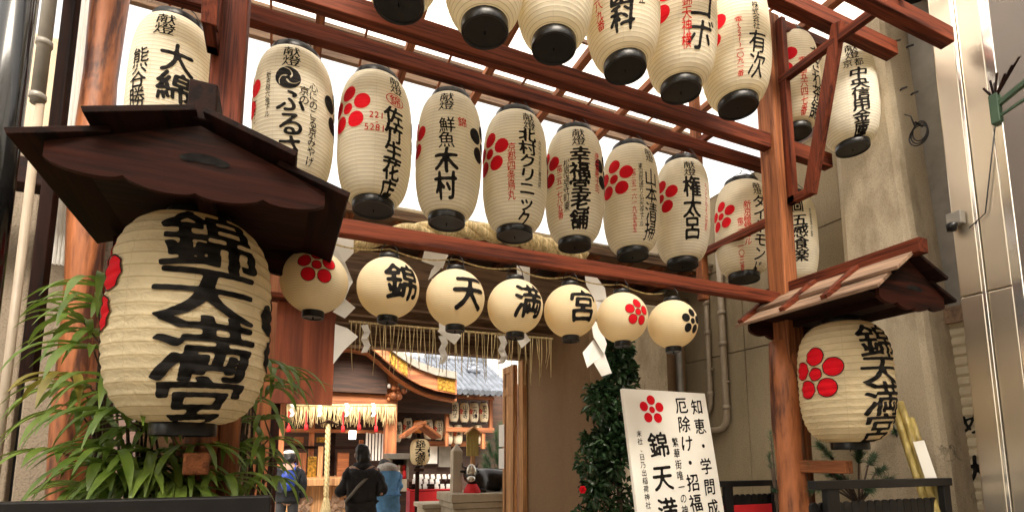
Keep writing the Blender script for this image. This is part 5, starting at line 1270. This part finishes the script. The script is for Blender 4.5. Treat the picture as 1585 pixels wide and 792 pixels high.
pbox('slab', 'stone', bn, 654, 779, 697, 786, 8.3, 0.6, 0.01); pbox('block', 'stone', bn, 657, 786.5, 697, 830, 8.34, 0.5, 0.01)

_fold = bpy.data.textures.new('cloth_folds', 'CLOUDS'); _fold.noise_scale = 0.11; _fold.noise_depth = 2
def skin(name, verts, edges, radii, mat, parent, root=0, sub=2, fold=0):
    me = bpy.data.meshes.new(name); o_ = Vector(parent.location) if parent else Vector()
    me.from_pydata([tuple(Vector(v)-o_) for v in verts], edges, []); ob = bpy.data.objects.new(name, me); C.objects.link(ob); ob.parent = parent
    md = ob.modifiers.new('skin', 'SKIN'); sv = me.skin_vertices[0].data
    for i, r in enumerate(radii): sv[i].radius = (r, r) if not isinstance(r, tuple) else r; sv[i].use_root = (i == root)
    ob.modifiers.new('sub', 'SUBSURF').levels = sub; ob.modifiers['sub'].render_levels = sub
    me.materials.append(mat); md.use_smooth_shade = True
    if fold:
        dm = ob.modifiers.new('folds', 'DISPLACE'); dm.texture = _fold; dm.strength = fold; dm.mid_level = 0.5; dm.texture_coords = 'LOCAL'
    return ob
M['bronze'] = plain('dark_bronze', (0.035, 0.03, 0.028), 0.28, metal=0.7, var=0.3, scale=12)
M['bronze_worn'] = plain('worn_shiny_bronze', (0.62, 0.58, 0.5), 0.25, metal=0.7, var=0.3, scale=25)
oz = q(745, 762, YP+0.4).z
o0 = q(748, 762, YP+0.4)
ox = thing('ox_statue', 'bronze reclining ox with a worn pale face and a red bib on the plinth', 'statue', (o0.x, o0.y, oz))
def O(x, y, z): return o0+Vector((x, y, z-0.0))
hx = q(727, 731, YP+0.25)
H_ = Vector((hx.x-o0.x, hx.y-o0.y, hx.z-o0.z))
vsx = [O(0.5, 0.1, 0.16), O(0.25, 0.08, 0.2), O(0.0, 0.05, 0.21), O(-0.14, 0.0, 0.2), O(H_.x+0.05, H_.y+0.06, H_.z-0.06), O(H_.x+0.0, H_.y, H_.z+0.02), O(H_.x-0.02, H_.y-0.08, H_.z-0.05), O(H_.x-0.03, H_.y-0.13, H_.z-0.1),
       O(0.42, -0.1, 0.08), O(0.25, -0.2, 0.05), O(0.42, -0.2, 0.04), O(-0.08, -0.12, 0.08), O(-0.2, -0.18, 0.05), O(-0.02, -0.2, 0.04)]
skin('body', vsx, [(0, 1), (1, 2), (2, 3), (3, 4), (4, 5), (5, 6), (6, 7), (0, 8), (8, 9), (9, 10), (3, 11), (11, 12), (12, 13)], [0.16, 0.19, 0.19, 0.19, 0.15, 0.115, 0.09, 0.06, 0.08, 0.05, 0.035, 0.07, 0.05, 0.035], M['bronze'], ox, 1)
fm = MB(); hc = O(H_.x-0.01, H_.y-0.07, H_.z)
fm.ball(hc+Vector((0, -0.03, 0.03)), 0.085, 14, 10, (0.9, 0.6, 1.2)).ball(hc+Vector((-0.02, -0.075, -0.085)), 0.062, 12, 8, (1.1, 1, .8))
fm.build('worn_face', M['bronze_worn'], ox, smooth=True)
for s in (-1, 1):
    b_ = hc+Vector((s*0.06, 0.03, 0.07)); MB().tube([b_, b_+Vector((s*0.06, 0, 0.03)), b_+Vector((s*0.07, -0.01, 0.08))], [0.02, 0.015, 0.005], 8).build('horn', M['bronze'], ox, smooth=True)
    b_ = hc+Vector((s*0.07, 0.03, 0.03)); MB().ball(b_+Vector((s*0.045, 0, -0.01)), 0.03, 10, 6, (1.5, .5, .7)).build('ear', M['bronze'], ox, smooth=True)
    MB().ball(hc+Vector((s*0.05, -0.055, 0.01)), 0.012, 8, 6).build('eye', M['bronze'], ox, smooth=True)
bb = MB(); bc = O(H_.x+0.03, H_.y-0.03, 0.1)
bb.lathe([(0.07, 0.05), (0.1, 0.0), (0.13, -0.06), (0.125, -0.1)], 24, bc).build('red_bib', M['redcloth'], ox, smooth=True)
yp = 9.6; pts = [q(x, y, yp+0.1*((i*5) % 4)) for i, (x, y) in enumerate(((768, 672), (757, 690), (775, 690), (752, 708), (768, 705), (784, 712), (752, 722), (770, 728), (786, 735), (776, 660), (790, 690)))]
pine_bush('feathery bright green pine behind the ox statue near the door leaf', q(775, 760, yp), pts, 0.2, 60, 'pine_tree')

# ------------------------------------------------------------------ people
M['skin'] = plain('skin', (0.5, 0.3, 0.21), 0.55, var=0.05)
M['coat_black'] = plain('black_coat', (0.016, 0.015, 0.018), 0.8, var=0.3, scale=30, bump=0.3, bscale=18)
M['coat_blue'] = plain('blue_coat', (0.12, 0.3, 0.56), 0.85, var=0.15, scale=20, bump=0.3, bscale=14)
M['hair'] = plain('black_hair', (0.012, 0.01, 0.01), 0.45, var=0.4, scale=60)
M['trouser'] = plain('grey_trousers', (0.05, 0.05, 0.055), 0.85)
M['fur'] = plain('pale_fur', (0.5, 0.46, 0.42), 0.95, var=0.3, scale=50, bump=0.8, bscale=70)
M['bag_blue'] = plain('blue_nylon', (0.02, 0.06, 0.42), 0.4, var=0.2, scale=12)
def person(label, foot, face, h, coat, hem, arm='phone', head_tilt=0.0, lean=0.0, hooded=None, hairlen=0.0):
    """standing figure; face = heading of the gaze in the ground plane (radians from +Y, clockwise)"""
    s = h/1.7; t = thing('person', label, 'person', foot)
    f = Vector((math.sin(face), math.cos(face), 0)); r = Vector((math.cos(face), -math.sin(face), 0)); F = Vector(foot)
    def W(a, b, c): return F+r*a*s+f*(b+lean*max(0, c-0.9))*s+Vector((0, 0, c*s))
    hd = W(0, 0.03+head_tilt*0.16, 1.56-head_tilt*0.13)
    V = [W(0, 0, .95), W(0, -.01, 1.12), W(0, 0, 1.3), W(0, 0, 1.41), W(0, 0.01+head_tilt*0.05, 1.47), hd, hd+Vector((0, 0, 0.08))*s]
    Ed = [(0, 1), (1, 2), (2, 3), (3, 4), (4, 5), (5, 6)]; Rd = [.145, .13, .15, .09, .055, .085, .075]
    for sd_ in (-1, 1):
        k = len(V)
        if arm == 'phone': arms = [W(.17*sd_, 0, 1.38), W(.25*sd_, -0.02, 1.1), W(.13*sd_, .26, 1.16), W(.07*sd_, .33, 1.22)]
        elif arm == 'pray': arms = [W(.15*sd_, .02, 1.36), W(.2*sd_, .08, 1.1), W(.06*sd_, .26, 1.14), W(.02*sd_, .3, 1.22)]
        else: arms = [W(.17*sd_, 0, 1.38), W(.22*sd_, -.02, 1.1), W(.22*sd_, .05, .86), W(.21*sd_, .07, .78)]
        V += arms; Ed += [(3, k), (k, k+1), (k+1, k+2), (k+2, k+3)]; Rd += [.065, .05, .036, .032]
        k = len(V); V += [W(.09*sd_, 0, .86), W(.1*sd_, .01, .48), W(.1*sd_, -.02, .09), W(.11*sd_, .12, .035)]
        Ed += [(0, k), (k, k+1), (k+1, k+2), (k+2, k+3)]; Rd += [.085, .06, .045, .035]
    skin('body', V, Ed, [x*s for x in Rd], M['skin'], t)
    # coat: torso, skirt and sleeves in one skin
    V2 = [W(0, 0, hem), W(0, 0, (hem+1.0)/2), W(0, -.01, 1.02), W(0, -.01, 1.18), W(0, 0, 1.33), W(0, 0.005, 1.42)]
    E2 = [(i, i+1) for i in range(5)]; R2 = [(.215, .19), (.21, .18), (.2, .17), (.205, .165), (.19, .14), (.1, .09)]
    for sd_ in (-1, 1):
        k = len(V2)
        a = {'phone': [W(.17*sd_, 0, 1.36), W(.26*sd_, -0.02, 1.1), W(.15*sd_, .2, 1.15)], 'pray': [W(.15*sd_, .02, 1.34), W(.21*sd_, .08, 1.1), W(.09*sd_, .22, 1.13)]}.get(arm, [W(.17*sd_, 0, 1.36), W(.235*sd_, -.02, 1.1), W(.225*sd_, .04, .88)])
        V2 += a; E2 += [(4, k), (k, k+1), (k+1, k+2)]; R2 += [(.085, .085), (.078, .078), (.062, .062)]
    skin('coat', V2, E2, [(x[0]*s, x[1]*s) for x in R2], coat, t, 3, 3, 0.075)
    # trousers and shoes
    for sd_ in (-1, 1):
        skin('trouser_leg', [W(.09*sd_, 0, .9), W(.1*sd_, .01, .48), W(.1*sd_, -.02, .1)], [(0, 1), (1, 2)], [.1*s, .075*s, .07*s], M['trouser'], t)
        a = W(.11*sd_, .05, .045); MB().ball(a, .06*s, 12, 8, (1.0, 1.0, .75)).ball(W(.115*sd_, .13, .035), .05*s, 12, 8, (1, 1, .7)).build('shoe', M['coat_black'], t, smooth=True)
    # fingers holding
    if arm in ('phone', 'pray'):
        for sd_ in (-1, 1):
            e = V[7+3] if sd_ < 0 else V[15+3]
            m_ = MB()
            for k in range(4): b0_ = e+Vector((0, 0, (0.03-0.018*k)*s)); m_.tube([b0_, b0_+f*0.045*s-r*sd_*0.01*s, b0_+f*0.065*s-r*sd_*0.03*s], [.0095*s, .009*s, .007*s], 7)
            m_.tube([e+Vector((0, 0, .02*s)), e+f*.02*s+Vector((0, 0, .055*s)), e+f*.045*s+Vector((0, 0, .065*s))], [.011*s, .01*s, .008*s], 7)
            m_.build('hand', M['skin'], t, smooth=True)
    # face features and hair
    ff = (f*math.cos(head_tilt*0.8)-Vector((0, 0, 1))*math.sin(head_tilt*0.8))
    c = hd+Vector((0, 0, .03))*s
    m_ = MB().ball(c+ff*.098*s-Vector((0, 0, .02))*s, .016*s, 8, 6)
    m_.build('nose', M['skin'], t, smooth=True)
    for sd_ in (-1, 1):
        MB().ball(c+ff*.085*s+r*.032*sd_*s, .011*s, 8, 6).build('eye', M['hair'], t, smooth=True)
        MB().ball(c+r*.09*sd_*s-Vector((0, 0, .01))*s, .024*s, 8, 6, (.5, .8, 1.2)).build('ear', M['skin'], t, smooth=True)
    MB().bar(c+ff*.088*s-r*.02*s-Vector((0, 0, .05))*s, c+ff*.088*s+r*.02*s-Vector((0, 0, .05))*s, .008*s, .006*s).build('mouth', M['redcloth'], t)
    hc = c-ff*.018*s+Vector((0, 0, .018))*s
    hm = MB(); hm.ball(hc, .108*s, 22, 14, (.92, .98, 1.08)); hm.ball(hc-ff*.03*s-Vector((0, 0, .06+hairlen*.5))*s, .092*s, 18, 12, (.95, .9, .9+hairlen*4))
    ho = hm.build('hair', M['hair'], t, smooth=True)
    ho.modifiers.new('s', 'SUBSURF').render_levels = 2; dm = ho.modifiers.new('locks', 'DISPLACE'); dm.texture = _fold; dm.strength = 0.05; dm.mid_level = 0.5
    return t, W, f, r, s
Yb = 6.9
ft = q(558, 800, Yb); ft.z = 0
dirv = math.atan2(ft.x, ft.y)
t, W, f, r, s = person('person in a black hooded coat seen from behind with bent arms, facing the hall', ft, dirv-0.05, 1.66, M['coat_black'], .62, 'phone')
hd = MB()
hd.v = []; hd.f = []
skin('hood', [W(-.16, -.03, 1.39), W(-.09, -.11, 1.36), W(0, -.13, 1.33), W(.09, -.11, 1.36), W(.16, -.03, 1.39)], [(0, 1), (1, 2), (2, 3), (3, 4)], [.05, .06, .065, .06, .05], M['coat_black'], t)
skin('bag_strap', [W(.15, .12, 1.38), W(.12, -.1, 1.37), W(-.05, -.17, 1.2), W(-.2, -.12, 1.0)], [(0, 1), (1, 2), (2, 3)], [.02]*4, M['greymetal'], t)
skin('scarf', [W(-.1, .02, 1.44), W(0, -.075, 1.43), W(.1, .02, 1.44)], [(0, 1), (1, 2)], [.06, .07, .06], M['coat_black'], t)
Yb = 8.1
ft = q(598, 800, Yb); ft.z = 0
t, W, f, r, s = person('person in a long blue coat with a pale fur collar bowing beside the showcase', ft, math.atan2(ft.x, ft.y)-0.2, 1.62, M['coat_blue'], .66, 'pray', 1.2, 0.14)
skin('fur_collar', [W(-.13, .02, 1.42), W(-.08, -.07, 1.43), W(0, -.1, 1.44), W(.08, -.07, 1.43), W(.13, .02, 1.42)], [(0, 1), (1, 2), (2, 3), (3, 4)], [.065, .075, .085, .075, .065], M['fur'], t)
Yb = 9.6
ft = q(443, 800, Yb); ft.z = 0
t, W, f, r, s = person('person with a blue backpack and a white cap half behind the gate post', ft, math.atan2(ft.x, ft.y), 1.64, plain('dark_grey_jacket', (0.018, 0.02, 0.026), 0.8), .8, 'hang')
MB().ball(W(0, .0, 1.66), .1*s, 18, 8, (1, 1, .45)).bar(W(-.07, .12, 1.63), W(.07, .12, 1.63), .1*s, .012).build('cap', M['white'], t, smooth=True)
bk = MB(); bk.ball(W(0, -.2, 1.2), .13*s, 18, 12, (.95, .6, 1.35)).ball(W(0, -.27, 1.1), .09*s, 16, 10, (1, .5, .8))
bp = thing('backpack', 'bright blue backpack on the back of the person half behind the gate post', 'backpack', W(0, -.2, 1.0))
bk.build('bag', M['bag_blue'], bp, smooth=True)
for sd_ in (-1, 1): MB().tube([W(.09*sd_, -.14, 1.36), W(.1*sd_, 0, 1.47), W(.12*sd_, .14, 1.36), W(.13*sd_, .13, 1.15), W(.12*sd_, -.1, 1.02)], .018*s, 8).build('strap', M['bag_blue'], bp, smooth=True)

# ------------------------------------------------------------------ the covered street behind the viewer
ar = thing('arcade_roof', 'translucent arcade roof on steel ribs over the street, unseen, trimmed to let sky light in', 'arcade roof', (2, -3, 8))
MB().box(-14, 18, -7.5, -2.5, 7.6, 7.62).build('sheet', M['corr'], ar)  # out-of-view roof added to dim the fronts, cut back so open sky reaches them
for k in range(9): MB().box(-14+k*4, -13.85+k*4, -7.5, -2.5, 7.35, 7.59).build('rib', M['greymetal'], ar)
ob = thing('opposite_building', 'plain shop building on the other side of the covered street', 'building', (2, -8, 0))
MB().box(-14, 18, -8.3, -7.6, 0, 8).build('wall', M['panel'], ob)
for k in range(8): MB().box(-12+k*3.6, -9.4+k*3.6, -7.59, -7.5, 0.3, 2.6).build('shop_window', M['greymetal'], ob)
bpy.data.objects.remove(_fo)
